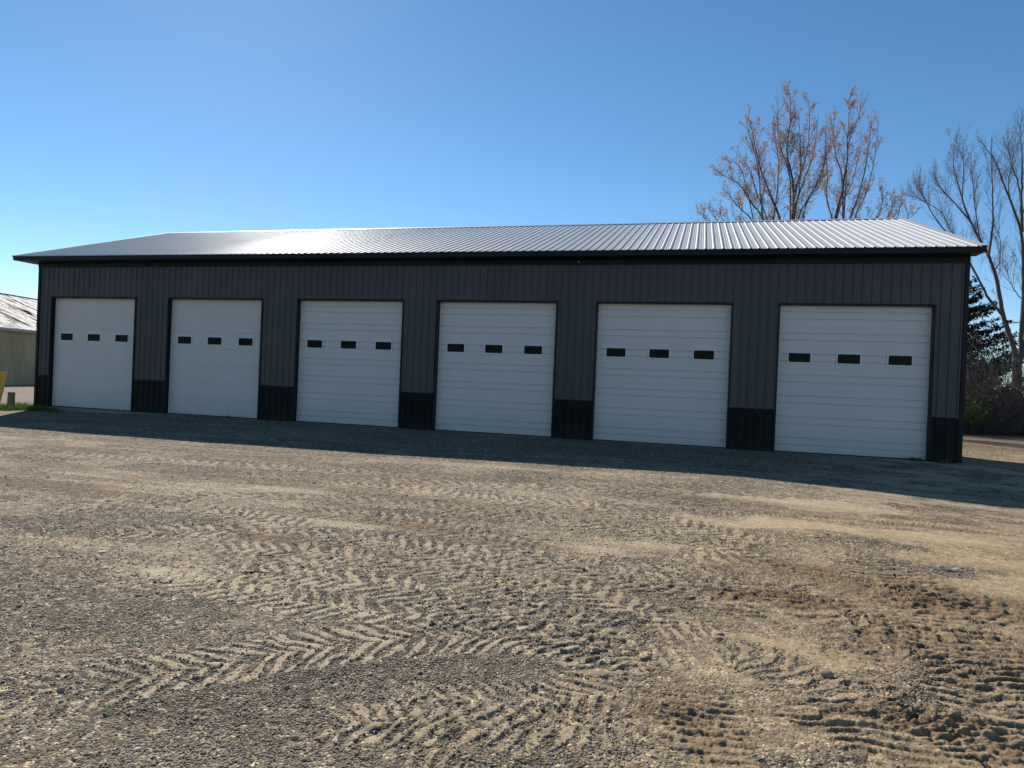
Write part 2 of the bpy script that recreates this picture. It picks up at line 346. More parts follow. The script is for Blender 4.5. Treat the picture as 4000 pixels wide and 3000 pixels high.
def make_ground():
    th_c = math.pi/2 - YAW
    fine = np.linspace(-.80, .80, 1250)
    rest = np.linspace(.80, 2*math.pi-.80, 90)[1:-1]
    TH = np.concatenate([fine, rest])
    R = [0.25]
    while R[-1] < 2600:
        r = R[-1]
        if r < 1.6: dr = .12
        elif r < 26: dr = min(max(.0085, r*r/1150*.62), .055)
        elif r < 60: dr = .35
        else: dr = r*.09
        R.append(r+dr)
    R = np.array(R)
    # theta measured clockwise from the viewing direction so that rest wraps behind
    rr, tt = np.meshgrid(R, TH, indexing='ij')
    X = (CAM[0] + rr*np.cos(th_c-tt)).ravel(); Y = (CAM[1] + rr*np.sin(th_c-tt)).ravel()
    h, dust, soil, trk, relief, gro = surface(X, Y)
    rv = rr.ravel()
    dn = np.hypot(X-CAM[0], Y-CAM[1])
    amp = sstep(24, 6, dn)
    grav = np.clip(1-dust*1.05, 0, 1)
    n1 = fbm(X*9, Y*9, 101, 3)-.5
    n2 = vnoise(X*38, Y*38, 111)-.5
    n3 = vnoise(X*75, Y*75, 113)-.5
    clod = sstep(.60, .80, vnoise(X*21, Y*21, 117))*soil
    Z = h + relief + n1*(.005+.007*soil+.006*gro) + amp*(n2*(.002+.004*grav+.006*soil) + n3*(.0055*grav+.007*soil) + clod*.008)
    inside = (X > -.5) & (X < 29.0) & (Y > -.25) & (Y < 13.2)
    Z = np.where(inside, -.12, Z)
    nr, nth = len(R), len(TH)
    V = np.stack([X, Y, Z], 1)
    i = np.arange(nr-1)[:, None]*nth; j = np.arange(nth)[None, :]; jn = (j+1) % nth
    F = np.stack([i+j, i+jn, i+nth+jn, i+nth+j], -1).reshape(-1, 4)
    cidx = len(V); V = np.vstack([V, [[CAM[0], CAM[1], float(Z[:nth].mean())]]])
    fan = np.stack([np.arange(nth), np.full(nth, cidx), (np.arange(nth)+1) % nth], 1)
    me = bpy.data.meshes.new('ground')
    nq = len(F); nf = len(fan)
    me.vertices.add(len(V)); me.vertices.foreach_set('co', V.astype(np.float32).ravel())
    me.loops.add(nq*4+nf*3); me.loops.foreach_set('vertex_index', np.concatenate([F.ravel(), fan.ravel()]).astype(np.int32))
    me.polygons.add(nq+nf)
    me.polygons.foreach_set('loop_start', np.concatenate([np.arange(nq)*4, nq*4+np.arange(nf)*3]).astype(np.int32))
    me.polygons.foreach_set('use_smooth', np.ones(nq+nf, bool))
    # yard colours, with shade along the garage worked in through thinner dust: grey gravel, pale tan dust, moist brown soil, dead grass further off
    gcol = np.array([.190, .156, .114]); dcol = np.array([.455, .362, .235]); scol = np.array([.165, .106, .057]); rust = np.array([.20, .095, .045])
    m = (.6*(fbm(X*.35, Y*.6, 131, 4)-.5) + .8*(fbm(X*1.2, Y*4.0, 133, 4)-.5))[:, None]
    wr = (sstep(20.5, 24.0, X - .22*(Y+15))*sstep(-8.5, -11, Y))[:, None]
    dcol = dcol*(1-wr) + wr*np.array([.480, .352, .200])
    col = gcol*(1+.5*m)
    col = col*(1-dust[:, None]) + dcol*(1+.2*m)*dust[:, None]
    col = col*(1-.75*soil[:, None]) + .75*soil[:, None]*scol*(1+.5*n1[:, None])
    rp = on_ground(3900, 2400); rp2 = on_ground(2960, 2350)
    ru = np.exp(-((X-rp[0])/.6)**2-((Y-rp[1])/.25)**2) + .7*np.exp(-((X-rp2[0])/.5)**2-((Y-rp2[1])/.2)**2)
    ru = (np.clip(ru, 0, 1)*sstep(.35, .65, fbm(X*5, Y*5, 141, 3)))[:, None]*.7
    col = col*(1-ru) + rust*ru
    # leaf litter and dead grass beyond the right corner, pinkish crushed stone far left
    lit = (sstep(30.2, 33, X)*sstep(-3, 2, Y)*sstep(.3, .6, fbm(X*1.1, Y*1.1, 151, 3)))[:, None]
    col = col*(1-.7*lit) + .7*lit*np.array([.30, .22, .13])
    deep = (sstep(9, 17, Y)*sstep(30, 34, X))[:, None]*.7
    col = col*(1-deep) + deep*np.array([.16, .105, .07])
    farg = sstep(45, 80, np.hypot(X-15, Y+5))[:, None]
    col = col*(1-farg) + farg*np.array([.16, .15, .07])
    pk = (sstep(0, -8, X)*sstep(-6, 2, Y))[:, None]*.8*(1-farg)
    col = col*(1-pk) + pk*np.array([.24, .19, .17])
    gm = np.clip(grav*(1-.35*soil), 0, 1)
    at_ = me.attributes.new('yard', 'FLOAT_COLOR', 'POINT')
    A = np.ones((len(V), 4), np.float32); A[:-1, :3] = col; A[-1, :3] = gcol; A[:-1, 3] = gm
    at_.data.foreach_set('color', A.ravel())
    me.update(calc_edges=True)
    return me

gm = bpy.data.materials.new('yard_gravel'); gm.use_nodes = True
n = gm.node_tree.nodes; L = gm.node_tree.links; P_ = n['Principled BSDF']
P_.inputs['Roughness'].default_value = .95; P_.inputs['Specular IOR Level'].default_value = .15
a = n.new('ShaderNodeAttribute'); a.attribute_name = 'yard'
tc = n.new('ShaderNodeTexCoord')
vo = n.new('ShaderNodeTexVoronoi'); vo.inputs['Scale'].default_value = 80; L.new(tc.outputs['Object'], vo.inputs['Vector'])
vo2 = n.new('ShaderNodeTexVoronoi'); vo2.inputs['Scale'].default_value = 19; L.new(tc.outputs['Object'], vo2.inputs['Vector'])
sep = n.new('ShaderNodeSeparateColor'); L.new(vo.outputs['Color'], sep.inputs['Color'])
sep2 = n.new('ShaderNodeSeparateColor'); L.new(vo2.outputs['Color'], sep2.inputs['Color'])
ram = n.new('ShaderNodeValToRGB'); L.new(sep.outputs['Red'], ram.inputs['Fac'])
e = ram.color_ramp.elements
e[0].position = 0; e[0].color = (.30, .30, .32, 1); e[1].position = 1; e[1].color = (2.9, 2.75, 2.5, 1)
x_ = ram.color_ramp.elements.new(.45); x_.color = (.80, .80, .82, 1)
x_ = ram.color_ramp.elements.new(.80); x_.color = (1.25, 1.15, 1.0, 1)
mr = n.new('ShaderNodeMapRange'); mr.inputs['To Min'].default_value = .45; mr.inputs['To Max'].default_value = 1.6
L.new(sep2.outputs['Green'], mr.inputs['Value'])
mm = n.new('ShaderNodeMix'); mm.data_type = 'RGBA'; mm.blend_type = 'MULTIPLY'; mm.inputs['Factor'].default_value = 1
L.new(ram.outputs['Color'], mm.inputs['A']); L.new(mr.outputs['Result'], mm.inputs['B'])
m1 = n.new('ShaderNodeMix'); m1.data_type = 'RGBA'; m1.blend_type = 'MULTIPLY'
L.new(a.outputs['Alpha'], m1.inputs['Factor']); L.new(a.outputs['Color'], m1.inputs['A']); L.new(mm.outputs['Result'], m1.inputs['B'])
no = n.new('ShaderNodeTexNoise'); no.inputs['Scale'].default_value = 11; no.inputs['Detail'].default_value = 9; no.inputs['Roughness'].default_value = .82
L.new(tc.outputs['Object'], no.inputs['Vector'])
mr2 = n.new('ShaderNodeMapRange'); mr2.inputs['From Min'].default_value = .3; mr2.inputs['From Max'].default_value = .7
mr2.inputs['To Min'].default_value = .55; mr2.inputs['To Max'].default_value = 1.42
L.new(no.outputs['Fac'], mr2.inputs['Value'])
m2 = n.new('ShaderNodeMix'); m2.data_type = 'RGBA'; m2.blend_type = 'MULTIPLY'; m2.inputs['Factor'].default_value = 1
L.new(m1.outputs['Result'], m2.inputs['A']); L.new(mr2.outputs['Result'], m2.inputs['B'])
L.new(m2.outputs['Result'], P_.inputs['Base Color'])
sm = n.new('ShaderNodeMath'); sm.operation = 'SUBTRACT'; sm.inputs[0].default_value = 1.0; L.new(vo.outputs['Distance'], sm.inputs[1])
sq = n.new('ShaderNodeMath'); sq.operation = 'MULTIPLY'; L.new(sm.outputs[0], sq.inputs[0]); L.new(a.outputs['Alpha'], sq.inputs[1])
bu = n.new('ShaderNodeBump'); bu.inputs['Strength'].default_value = .75; bu.inputs['Distance'].default_value = .012
L.new(sq.outputs[0], bu.inputs['Height'])
n4 = n.new('ShaderNodeTexNoise'); n4.inputs['Scale'].default_value = 90; n4.inputs['Detail'].default_value = 4; L.new(tc.outputs['Object'], n4.inputs['Vector'])
bu2 = n.new('ShaderNodeBump'); bu2.inputs['Strength'].default_value = .35; bu2.inputs['Distance'].default_value = .006
L.new(n4.outputs['Fac'], bu2.inputs['Height']); L.new(bu.outputs['Normal'], bu2.inputs['Normal'])
L.new(bu2.outputs['Normal'], P_.inputs['Normal'])
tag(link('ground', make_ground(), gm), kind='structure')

# ------------------------------------------------------------------ loose gravel lying on the yard
def ico():
    p = (1+5**.5)/2
    v = np.array([(-1, p, 0), (1, p, 0), (-1, -p, 0), (1, -p, 0), (0, -1, p), (0, 1, p), (0, -1, -p), (0, 1, -p), (p, 0, -1), (p, 0, 1), (-p, 0, -1), (-p, 0, 1)], float)
    v /= np.linalg.norm(v[0])
    f = np.array([(0, 11, 5), (0, 5, 1), (0, 1, 7), (0, 7, 10), (0, 10, 11), (1, 5, 9), (5, 11, 4), (11, 10, 2), (10, 7, 6), (7, 1, 8), (3, 9, 4), (3, 4, 2), (3, 2, 6), (3, 6, 8), (3, 8, 9), (4, 9, 5), (2, 4, 11), (6, 2, 10), (8, 6, 7), (9, 8, 1)])
    return v, f
def make_gravel():
    xs = []; ys = []; sz = []
    def scatter(nn, r0, r1, s0, s1, pw, half=.76):
        u = rng.random(nn); r = np.sqrt(r0*r0 + u*(r1*r1-r0*r0)); t = (rng.random(nn)*2-1)*half
        a = math.pi/2-YAW-t
        xs.append(CAM[0]+r*np.cos(a)); ys.append(CAM[1]+r*np.sin(a))
        sz.append(s0 + (s1-s0)*rng.random(nn)**pw)
    scatter(110000, 1.9, 5.2, .003, .007, 1.8)
    scatter(45000, 1.9, 8.5, .0045, .0105, 2.6)
    scatter(16000, 6.0, 15.0, .006, .012, 2.4)
    scatter(1000, 2.0, 12.0, .011, .023, 2.8)
    x = np.concatenate(xs); y = np.concatenate(ys); s = np.concatenate(sz)
    h, dust, soil, trk, relief, gro = surface(x, y)
    clump = fbm(x*1.3, y*1.8, 201, 3)
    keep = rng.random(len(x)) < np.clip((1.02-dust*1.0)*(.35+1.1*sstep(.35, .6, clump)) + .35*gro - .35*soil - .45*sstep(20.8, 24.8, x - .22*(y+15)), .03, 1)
    x, y, s, h, relief, dust, soil = [q[keep] for q in (x, y, s, h, relief, dust, soil)]
    N = len(x); v, f = ico()
    jit = 1 + .28*(rng.random((N, 12, 1))-.5)
    sc = np.stack([1+.6*rng.random(N), .75+.4*rng.random(N), .32+.36*rng.random(N)], 1)[:, None, :]
    P = v[None]*jit*sc*s[:, None, None]
    yaw = rng.random(N)*2*math.pi; c, q = np.cos(yaw)[:, None], np.sin(yaw)[:, None]
    tilt = (rng.random(N)-.5)[:, None]*.7
    px, py, pz = P[..., 0], P[..., 1], P[..., 2]
    pz2 = pz + tilt*px; X = c*px - q*py; Yv = q*px + c*py
    n1 = fbm(x*9, y*9, 101, 3)-.5
    z = h + relief + n1*(.005+.007*soil) + s*.2
    V = np.stack([X+x[:, None], Yv+y[:, None], pz2+z[:, None]], -1).reshape(-1, 3)
    F = (f[None] + (np.arange(N)*12)[:, None, None]).reshape(-1, 3)
    me = np_mesh('gravel', V, F, smooth=True)
    pal = np.array([(.19, .165, .135), (.27, .225, .17), (.34, .27, .19), (.14, .125, .11), (.38, .31, .22), (.22, .16, .11), (.45, .41, .34), (.62, .59, .53), (.30, .17, .10)])
    pr = np.array([.22, .20, .18, .13, .12, .07, .05, .015, .015]); pr = pr/pr.sum()
    col = pal[rng.choice(len(pal), N, p=pr)]*(.75+.5*rng.random((N, 1)))
    dusty = (.20+.45*rng.random((N, 1))); col = col*(1-dusty) + dusty*np.array([.36, .275, .18])
    A = np.ones((N, 12, 4), np.float32); A[..., :3] = col[:, None, :]
    at_ = me.attributes.new('stone', 'FLOAT_COLOR', 'POINT'); at_.data.foreach_set('color', A.ravel())
    return me
M['stone'] = mat('gravel_stone', (.2, .2, .2), .85, spec=.2, noise=(120, .25, (1, 1, 1)), vcol='stone')
tag(link('gravel', make_gravel(), M['stone']), kind='stuff')

# ------------------------------------------------------------------ garage building
W, H, RC = 3.6576, 3.93, .16
DX = [0.0, 5.078, 10.105, 14.954, 19.834, 24.74]
XL, XR = -.648, 29.15
YB = 13.34
EL, ER = -1.205, 29.31
YE, ZE, YR, ZR, ZF = -.55, 5.335, 6.67, 7.735, 5.19
ZW = 5.03
g = empty('garage_building', (XL, 0, 0))
tag(g, 'long charcoal metal garage with a grey ribbed roof and six white overhead doors', 'garage')

def rib_profile(x0, x1, first, hgt):
    """(x, outward offset) of a ribbed panel, ribs every 9 inches"""
    pts = [(x0, 0.0)]
    k = first
    while k < x1 + .3:
        for dx, d in ((-.028, 0), (-.016, hgt), (.016, hgt), (.028, 0), (.082, 0), (.088, hgt*.16), (.100, hgt*.16), (.106, 0), (.150, 0), (.156, hgt*.16), (.168, hgt*.16), (.174, 0)):
            if x0 < k+dx < x1: pts.append((k+dx, d))
        k += .2286
    pts.append((x1, 0.0))
    return pts
def roof_profile(x0, x1, first, hgt):
    pts = [(x0, 0.0)]; k = first
    while k < x1 + .3:
        for dx, d in ((-.036, 0), (-.013, hgt), (.013, hgt), (.036, 0), (.085, 0), (.092, hgt*.2), (.100, hgt*.2), (.107, 0), (.150, 0), (.157, hgt*.2), (.165, hgt*.2), (.172, 0)):
            if x0 < k+dx < x1: pts.append((k+dx, d))
        k += .2286
    pts.append((x1, 0.0)); return pts
def ribbed_wall(name, material, z0, z1, y0, openings, hgt=.024, parent=g):
    pts = rib_profile(XL+.07, XR-.07, XL+.19, hgt)
    xs = [p[0] for p in pts]; ds = [p[1] for p in pts]
    extra = [q for o in openings for q in o[:2] if XL < q < XR]
    allx = sorted(set(xs + extra)); dd = np.interp(allx, xs, ds)
    mb = MB()
    for i in range(len(allx)-1):
        a, b = allx[i], allx[i+1]; m = .5*(a+b)
        spans = [(z0, z1)]
        if any(o[2] == 9 and o[0] < m < o[1] for o in openings): continue
        for (o0, o1, ot) in openings:
            if o0 < m < o1: spans = [(max(z0, ot), z1)] if ot < z1 else []
        for (s0, s1) in spans:
            mb.quad((a, y0-dd[i], s0), (b, y0-dd[i+1], s0), (b, y0-dd[i+1], s1), (a, y0-dd[i], s1))
    return mb.build(name, material, parent)
op = [(x, x+W, H) for x in DX]
wall = ribbed_wall('siding_wall', M['siding'], 1.10, ZW+.12, 0.0, op)
# wainscot cap strips between the doors
edges = [XL+.07] + [q for x in DX for q in (x-.055, x+W+.055)] + [XR-.07]
for a_, b_ in zip(edges[0::2], edges[1::2]):
    ribbed_wall('wainscot_panel', M['wainscot'], -.14, 1.08, -.006, [(-9, a_, 9), (b_, 99, 9)])
    mb = MB(); mb.prism([(0, .004, 1.07), (0, -.034, 1.07), (0, -.034, 1.085), (0, -.006, 1.125), (0, .004, 1.125)], (a_, 0, 0), (b_, 0, 0)); mb.build('wainscot_cap', M['trim'], g)
# rear wall and gable walls
mb = MB(); mb.box(XL+.01, XR-.01, YB-.08, YB-.01, -.14, ZW+.1); mb.build('rear_wall', M['siding'], g)
for s_ in (0, 1):
    x0, x1 = (XL+.01, XL+.06) if s_ == 0 else (XR-.06, XR-.01)
    mb = MB(); mb.prism([(0, .02, -.14), (0, YB-.09, -.14), (0, YB-.09, ZW+.05), (0, YR, ZR-.20), (0, .02, ZW+.05)], (x0, 0, 0), (x1, 0, 0)); mb.build('gable_wall', M['siding'], g)
mb = MB(); mb.box(XL+.1, XR-.1, .2, YB-.1, -.11, -.02); mb.build('interior_floor', M['interior'], g)
# corner trim: dark L profile on both front corners
for x0, x1 in ((XL-.015, XL+.085), (XR-.085, XR+.015)):
    mb = MB(); mb.box(x0, x1, -.035, .012, -.14, ZW+.02)
    if x0 < 5: mb.box(x0, XL+.008, .0125, .12, -.14, ZW+.02)
    else: mb.box(XR-.008, x1, .0125, .12, -.14, ZW+.02)
    mb.build('corner_trim', M['trim'], g)
# frieze board, soffit, fascia
mb = MB(); mb.box(XL-.012, XR+.012, -.05, -.022, ZW, ZF+.004); mb.build('frieze_board', M['trim'], g)
mb = MB()
k = EL+.03
while k < ER-.03:      # soffit panels with fine V joints
    e_ = min(k+.3, ER-.03); mb.box(k+.003, e_-.003, YE+.015, -.052, ZF+.004, ZF+.02); k = e_
mb.box(EL+.03, ER-.03, YE+.015, .05, ZF+.0205, ZF+.03)
mb.box(EL+.03, XL-.02, -.05, YB+.5, ZF+.0045, ZF+.019)
mb.build('soffit', M['soffit'], g)
mb = MB()
mb.prism([(0, YE+.004, ZF), (0, YE-.018, ZF), (0, YE-.018, ZE-.012), (0, YE-.030, ZE+.008), (0, YE+.004, ZE+.008)], (EL+.01, 0, 0), (ER-.01, 0, 0))
mb.build('fascia', M['trim'], g, bevel=.003)
sl = (ZR-ZE)/(YR-YE)
YB2 = 2*YR-YE
for x0, x1 in ((EL-.012, EL+.018), (ER-.018, ER+.012)):
    for a0, a1 in (((YE-.02), YR), (YB2+.02, YR)):
        z0 = ZE + sl*(-.02); mb = MB()
        mb.prism([(0, a0, z0-.125), (0, a1, ZR-.135), (0, a1, ZR-.005), (0, a0, z0-.002)], (x0, 0, 0), (x1, 0, 0)); mb.build('rake_board', M['trim'], g)
# roof sheets with real ribs
def roof_sheet(side):
    pts = roof_profile(EL, ER, EL+.16, .0235); mb = MB()
    ye, ya = (YE-.045, YR) if side == 0 else (YB2+.045, YR)
    ze = ZE + .012 - sl*.045
    nn = np.array([0, -sl if side == 0 else sl, 1.0]); nn /= np.linalg.norm(nn)
    ts = np.linspace(0, 1, 9)
    for (xa, da), (xb, db) in zip(pts[:-1], pts[1:]):
        for t0, t1 in zip(ts[:-1], ts[1:]):
            def pt(x, d, t): return (x, ye+(ya-ye)*t+nn[1]*d, ze+(ZR+.012-ze)*t+nn[2]*d)
            mb.quad(pt(xa, da, t0), pt(xb, db, t0), pt(xb, db, t1), pt(xa, da, t1))
    # under-sheet, so that the metal has a thickness and closes the pan at the eave
    mb.quad((EL, ye+.004, ze-.010), (EL, ya, ZR-.004), (ER, ya, ZR-.004), (ER, ye+.004, ze-.010))
    return mb
def weld(o):
    w_ = o.modifiers.new('Weld', 'WELD'); w_.merge_threshold = .0004; return o
weld(roof_sheet(0).build('roof', M['roof'], g)); weld(roof_sheet(1).build('roof', M['roof'], g))
mb = MB()
mb.prism([(0, YR-.17, ZR+.042-sl*.17), (0, YR-.03, ZR+.052), (0, YR+.03, ZR+.052), (0, YR+.17, ZR+.042-sl*.17), (0, YR, ZR+.034)], (EL-.01, 0, 0), (ER+.01, 0, 0))
mb.build('ridge_cap', M['roof'], g)
for x0, x1 in ((EL-.022, EL+.13), (ER-.13, ER+.022)):
    mb = MB(); z0 = ZE - sl*.05
    mb.prism([(0, YE-.05, z0+.040), (0, YE-.05, z0+.048), (0, YR-.15, ZR+.044-sl*.15), (0, YR-.15, ZR+.036-sl*.15)], (x0, 0, 0), (x1, 0, 0))
    xa, xb = (x0, x0+.006) if x0 < 5 else (x1-.006, x1)
    mb.prism([(0, YE-.05, z0-.012), (0, YE-.05, z0+.0395), (0, YR-.15, ZR+.0355-sl*.15), (0, YR-.15, ZR-.02-sl*.15)], (xa, 0, 0), (xb, 0, 0))
    mb.build('rake_trim', M['roof'], g)

# overhead doors
def door_profile(kind):
    s = H/7; pr = []
    for i in range(7):
        b = i*s
        if kind == 'ribbed':
            for zz, d in ((0, -.004), (.004, -.004), (.006, 0)): pr.append((b+zz, d))
            for c in (s/3, 2*s/3):
                pr += [(b+c-.022, 0), (b+c-.012, -.030), (b+c+.010, -.030), (b+c+.018, 0)]
            pr += [(b+s-.005, 0), (b+s-.003, -.004)]
        else:
            pr += [(b, -.010), (b+.006, -.010), (b+.011, 0), (b+s-.009, 0), (b+s-.004, -.010)]
    pr.append((H+.06, -.004))
    return pr
def overhead_door(x0, kind, label):
    md = M['door'] if kind == 'ribbed' else M['door_smooth']
    mb = MB(); pr = door_profile(kind)
    xa, xb = x0-.04, x0+W+.04; xs = np.linspace(xa, xb, 9)
    # sheets are never perfectly flat: a couple of millimetres of oil-canning between the stiles
    def yy(x, z, d): return RC - d + .0022*math.sin(x*2.9+z*1.7+x0) + .0015*math.sin(z*5.1+x*1.3)
    for (za, da), (zb, db) in zip(pr[:-1], pr[1:]):
        for p, q in zip(xs[:-1], xs[1:]):
            mb.quad((p, yy(p, za, da), za+.012), (q, yy(q, za, da), za+.012), (q, yy(q, zb, db), zb+.012), (p, yy(p, zb, db), zb+.012))
    mb.quad((xa, RC+.05, .012), (xa, RC+.05, H+.06), (xb, RC+.05, H+.06), (xb, RC+.05, .012))
    dr = mb.build('overhead_door', md, g); weld(dr); dr['label'] = label
    mb = MB(); mb.box(xa, xb, RC-.006, RC+.045, -.012, .011); sw = mb.build('bottom_seal', M['trim'], dr)
    zc = H*4.5/7 + .012
    for fx in (.150, .482, .815):
        cx = x0+W*fx; ow, oh, iw, ih = .315, .172, .272, .122
        mb = MB(); yo = RC-.022; r_ = .03
        def ring(hw, hh, rr):
            out = []
            for (sx, sy, a0) in ((1, 1, 0), (-1, 1, 90), (-1, -1, 180), (1, -1, 270)):
                for t in range(4):
                    an = math.radians(a0+30*t); out.append((cx+sx*(hw-rr)+rr*math.cos(an), zc+sy*(hh-rr)+rr*math.sin(an)))
            return out
        rings = [(ring(ow, oh, .035), RC+.006), (ring(ow-.004, oh-.004, .033), yo+.004), (ring(ow-.012, oh-.012, .03), yo), (ring(iw+.010, ih+.010, .028), yo), (ring(iw, ih, .02), yo+.005), (ring(iw, ih, .02), RC+.004)]
        n0 = 0
        for R_, y_ in rings: mb.v += [(p[0], y_, p[1]) for p in R_]
        nr_ = len(rings[0][0])
        for a in range(len(rings)-1):
            for b in range(nr_):
                c_ = (b+1) % nr_; mb.f.append((a*nr_+b, a*nr_+c_, (a+1)*nr_+c_, (a+1)*nr_+b))
        mb.build('window_frame', M['frame'], dr)
        mb = MB(); mb.poly([(p[0], RC-.0105, p[1]) for p in ring(iw+.001, ih+.001, .02)]); mb.build('window_pane', M['pane'], dr)
    # jamb and header trim
    mb = MB(); t = .05
    mb.box(x0-t, x0, -.034, RC-.03, -.10, H); mb.build('door_jamb', M['trim'], g, bevel=.003)
    mb = MB(); mb.box(x0+W, x0+W+t, -.034, RC-.03, -.10, H); mb.build('door_jamb', M['trim'], g, bevel=.003)
    mb = MB(); mb.box(x0-t, x0+W+t, -.036, RC-.03, H+.001, H+.055); mb.build('door_header', M['trim'], g, bevel=.003)
    for a_, b_ in ((x0+.001, x0+.022), (x0+W-.022, x0+W-.001)):
        mb = MB(); mb.box(a_, b_, RC-.029, RC-.013, .0, H-.01); mb.build('door_seal', M['seal'], g)
names = ['smooth white overhead door at the far left end', 'smooth white overhead door second from the left', 'ribbed white overhead door third from the left', 'ribbed white overhead door third from the right', 'ribbed white overhead door second from the right', 'ribbed white overhead door at the near right end']
for i, x in enumerate(DX): overhead_door(x, 'smooth' if i < 2 else 'ribbed', names[i])

# concrete sill strip along the doors
mb = MB(); mb.box(XL+.3, XR-.3, -.28, .30, -.20, -.013); tag(mb.build('concrete_apron', M['concrete'], bevel=.01), kind='structure')


# ------------------------------------------------------------------ small things on the building
def wire(name, pts, r, material, label, cat):
    mb = MB(); P = np.array(pts, float)
    t = np.linspace(0, len(P)-1, len(P)*6); Q = np.stack([np.interp(t, np.arange(len(P)), P[:, k]) for k in range(3)], 1)
    for _ in range(6): Q[1:-1] = .25*Q[:-2]+.5*Q[1:-1]+.25*Q[2:]
    b = Q.mean(0); Q = Q - b
    mb.tube(Q, np.full(len(Q), r), 6); o = mb.build(name, material, smooth=True); o.location = tuple(b); return tag(o, label, cat)
M['straw'] = mat('pale_straw', (.22, .16, .09), .8, noise=(8, .2, (1, 1, 1)))
def facade(u, v, y):
    d = AX_F + (u-2000)/FPX*AX_R - (v-1500)/FPX*AX_U
    return CAM + (y-CAM[1])/d[1]*d
wire('dangling_straw', [facade(1062, 1026, -.10), facade(1078, 1052, -.10), facade(1098, 1094, -.06), facade(1100, 1098, -.05)], .006, M['straw'], 'thin dry straw dangling from the eave between the second and third doors', 'straw')
wire('loose_wire', [facade(2268, 1097, -.045), facade(2284, 1104, -.06), facade(2312, 1132, -.07), facade(2344, 1172, -.05), facade(2358, 1184, -.04)], .006, mat('tan_wire', (.20, .16, .11), .6, noise=(9, .2, (1, 1, 1))), 'loose tan wire curling out of the siding above the second door from the right', 'wire')
p = facade(2261, 1023, -.075)
mb = MB(); mb.tube([(0, .028, 0), (0, .0, 0), (0, -.02, 0), (0, -.028, 0)], [.016, .022, .018, .006], 10); o = mb.build('eave_sensor', M['frame'], smooth=True); o.location = tuple(p)
tag(o, 'tiny white knob on the black board under the eave', 'sensor')

# ------------------------------------------------------------------ neighbouring shed on the left
VP = at(2050, 1500, 1.0)-CAM; dsh = np.array([VP[0], VP[1], 0]); dsh /= np.linalg.norm(dsh)      # along the wall, away from the camera
nsh = np.array([dsh[1], -dsh[0], 0.0])
if nsh @ (CAM-np.array([-22, 17, 0])) < 0: nsh = -nsh
P0 = on_ground(60, 1504, -.12); P0[2] = -.12
HE = 3.98; HW = 8.2; SLP = .39
def shed(a, b, z): q = P0 + dsh*a + nsh*b; return (q[0]-P0[0], q[1]-P0[1], z)
sh = empty('metal_shed', P0)
tag(sh, 'old low shed with cream metal walls and a pale rust-streaked roof behind the left corner', 'shed')
A0, A1 = -26.0, 30.0
def shed_part(name, quads, material):
    mb = MB()
    for q_ in quads: mb.quad(*q_)
    o = mb.build(name, material); o.parent = sh; o.location = (0, 0, 0); return o
M['cream'] = mat('cream_metal_wall', (.42, .335, .18), .6, noise=(.7, .2, (1, 1, .3)))
M['galv'] = mat('grey_gutter', (.33, .34, .36), .5, noise=(2, .15, (1, 1, 1)))
mrf = bpy.data.materials.new('rusted_pale_roof'); mrf.use_nodes = True
n = mrf.node_tree.nodes; L = mrf.node_tree.links; P_ = n['Principled BSDF']; P_.inputs['Roughness'].default_value = .8; P_.inputs['Specular IOR Level'].default_value = .04
tc = n.new('ShaderNodeTexCoord'); mp = n.new('ShaderNodeMapping')
mp.inputs['Rotation'].default_value = (0, 0, -math.atan2(dsh[1], dsh[0])); mp.inputs['Scale'].default_value = (2.2, .26, .26)
mp0 = n.new('ShaderNodeMapping'); mp0.inputs['Rotation'].default_value = mp.inputs['Rotation'].default_value; mp.inputs['Rotation'].default_value = (0, 0, 0)
L.new(tc.outputs['Object'], mp0.inputs['Vector']); L.new(mp0.outputs['Vector'], mp.inputs['Vector'])
t1 = n.new('ShaderNodeTexNoise'); t1.inputs['Scale'].default_value = 1.1; t1.inputs['Detail'].default_value = 7; t1.inputs['Roughness'].default_value = .72; L.new(mp.outputs['Vector'], t1.inputs['Vector'])
rp_ = n.new('ShaderNodeValToRGB'); L.new(t1.outputs['Fac'], rp_.inputs['Fac'])
e = rp_.color_ramp.elements; e[0].position = .51; e[0].color = (.82, .72, .60, 1); e[1].position = .57; e[1].color = (.07, .05, .04, 1)
L.new(rp_.outputs['Color'], P_.inputs['Base Color'])
sr_ = n.new('ShaderNodeMapRange'); sr_.inputs['From Min'].default_value = .50; sr_.inputs['From Max'].default_value = .56; sr_.inputs['To Min'].default_value = .38; sr_.inputs['To Max'].default_value = 0.0   # rust is matte, bare metal shines
L.new(t1.outputs['Fac'], sr_.inputs['Value']); L.new(sr_.outputs['Result'], P_.inputs['Specular IOR Level'])
P_.inputs['Roughness'].default_value = .55
qs = []; a = A0; k = 0
while a < A1:
    for (da, o0, o1) in ((0, 0, 0), (.16, 0, .03), (.18, .03, .03), (.22, .03, 0)):
        pass
    qs += [(shed(a, 0, -.3), shed(a+.2, 0, -.3), shed(a+.2, 0, HE), shed(a, 0, HE)), (shed(a+.2, 0, -.3), shed(a+.22, .025, -.3), shed(a+.22, .025, HE), shed(a+.2, 0, HE)),
           (shed(a+.22, .025, -.3), shed(a+.26, .025, -.3), shed(a+.26, .025, HE), shed(a+.22, .025, HE)), (shed(a+.26, .025, -.3), shed(a+.28, 0, -.3), shed(a+.28, 0, HE), shed(a+.26, .025, HE))]
    a += .28
for aa in (A0, A1): qs.append((shed(aa, 0, -.3), shed(aa, 0, HE), shed(aa, -HW, HE+HW*SLP), shed(aa, -2*HW, HE))); qs.append((shed(aa, 0, -.3), shed(aa, -2*HW, HE), shed(aa, -2*HW, -.3), shed(aa, -HW, -.3)))
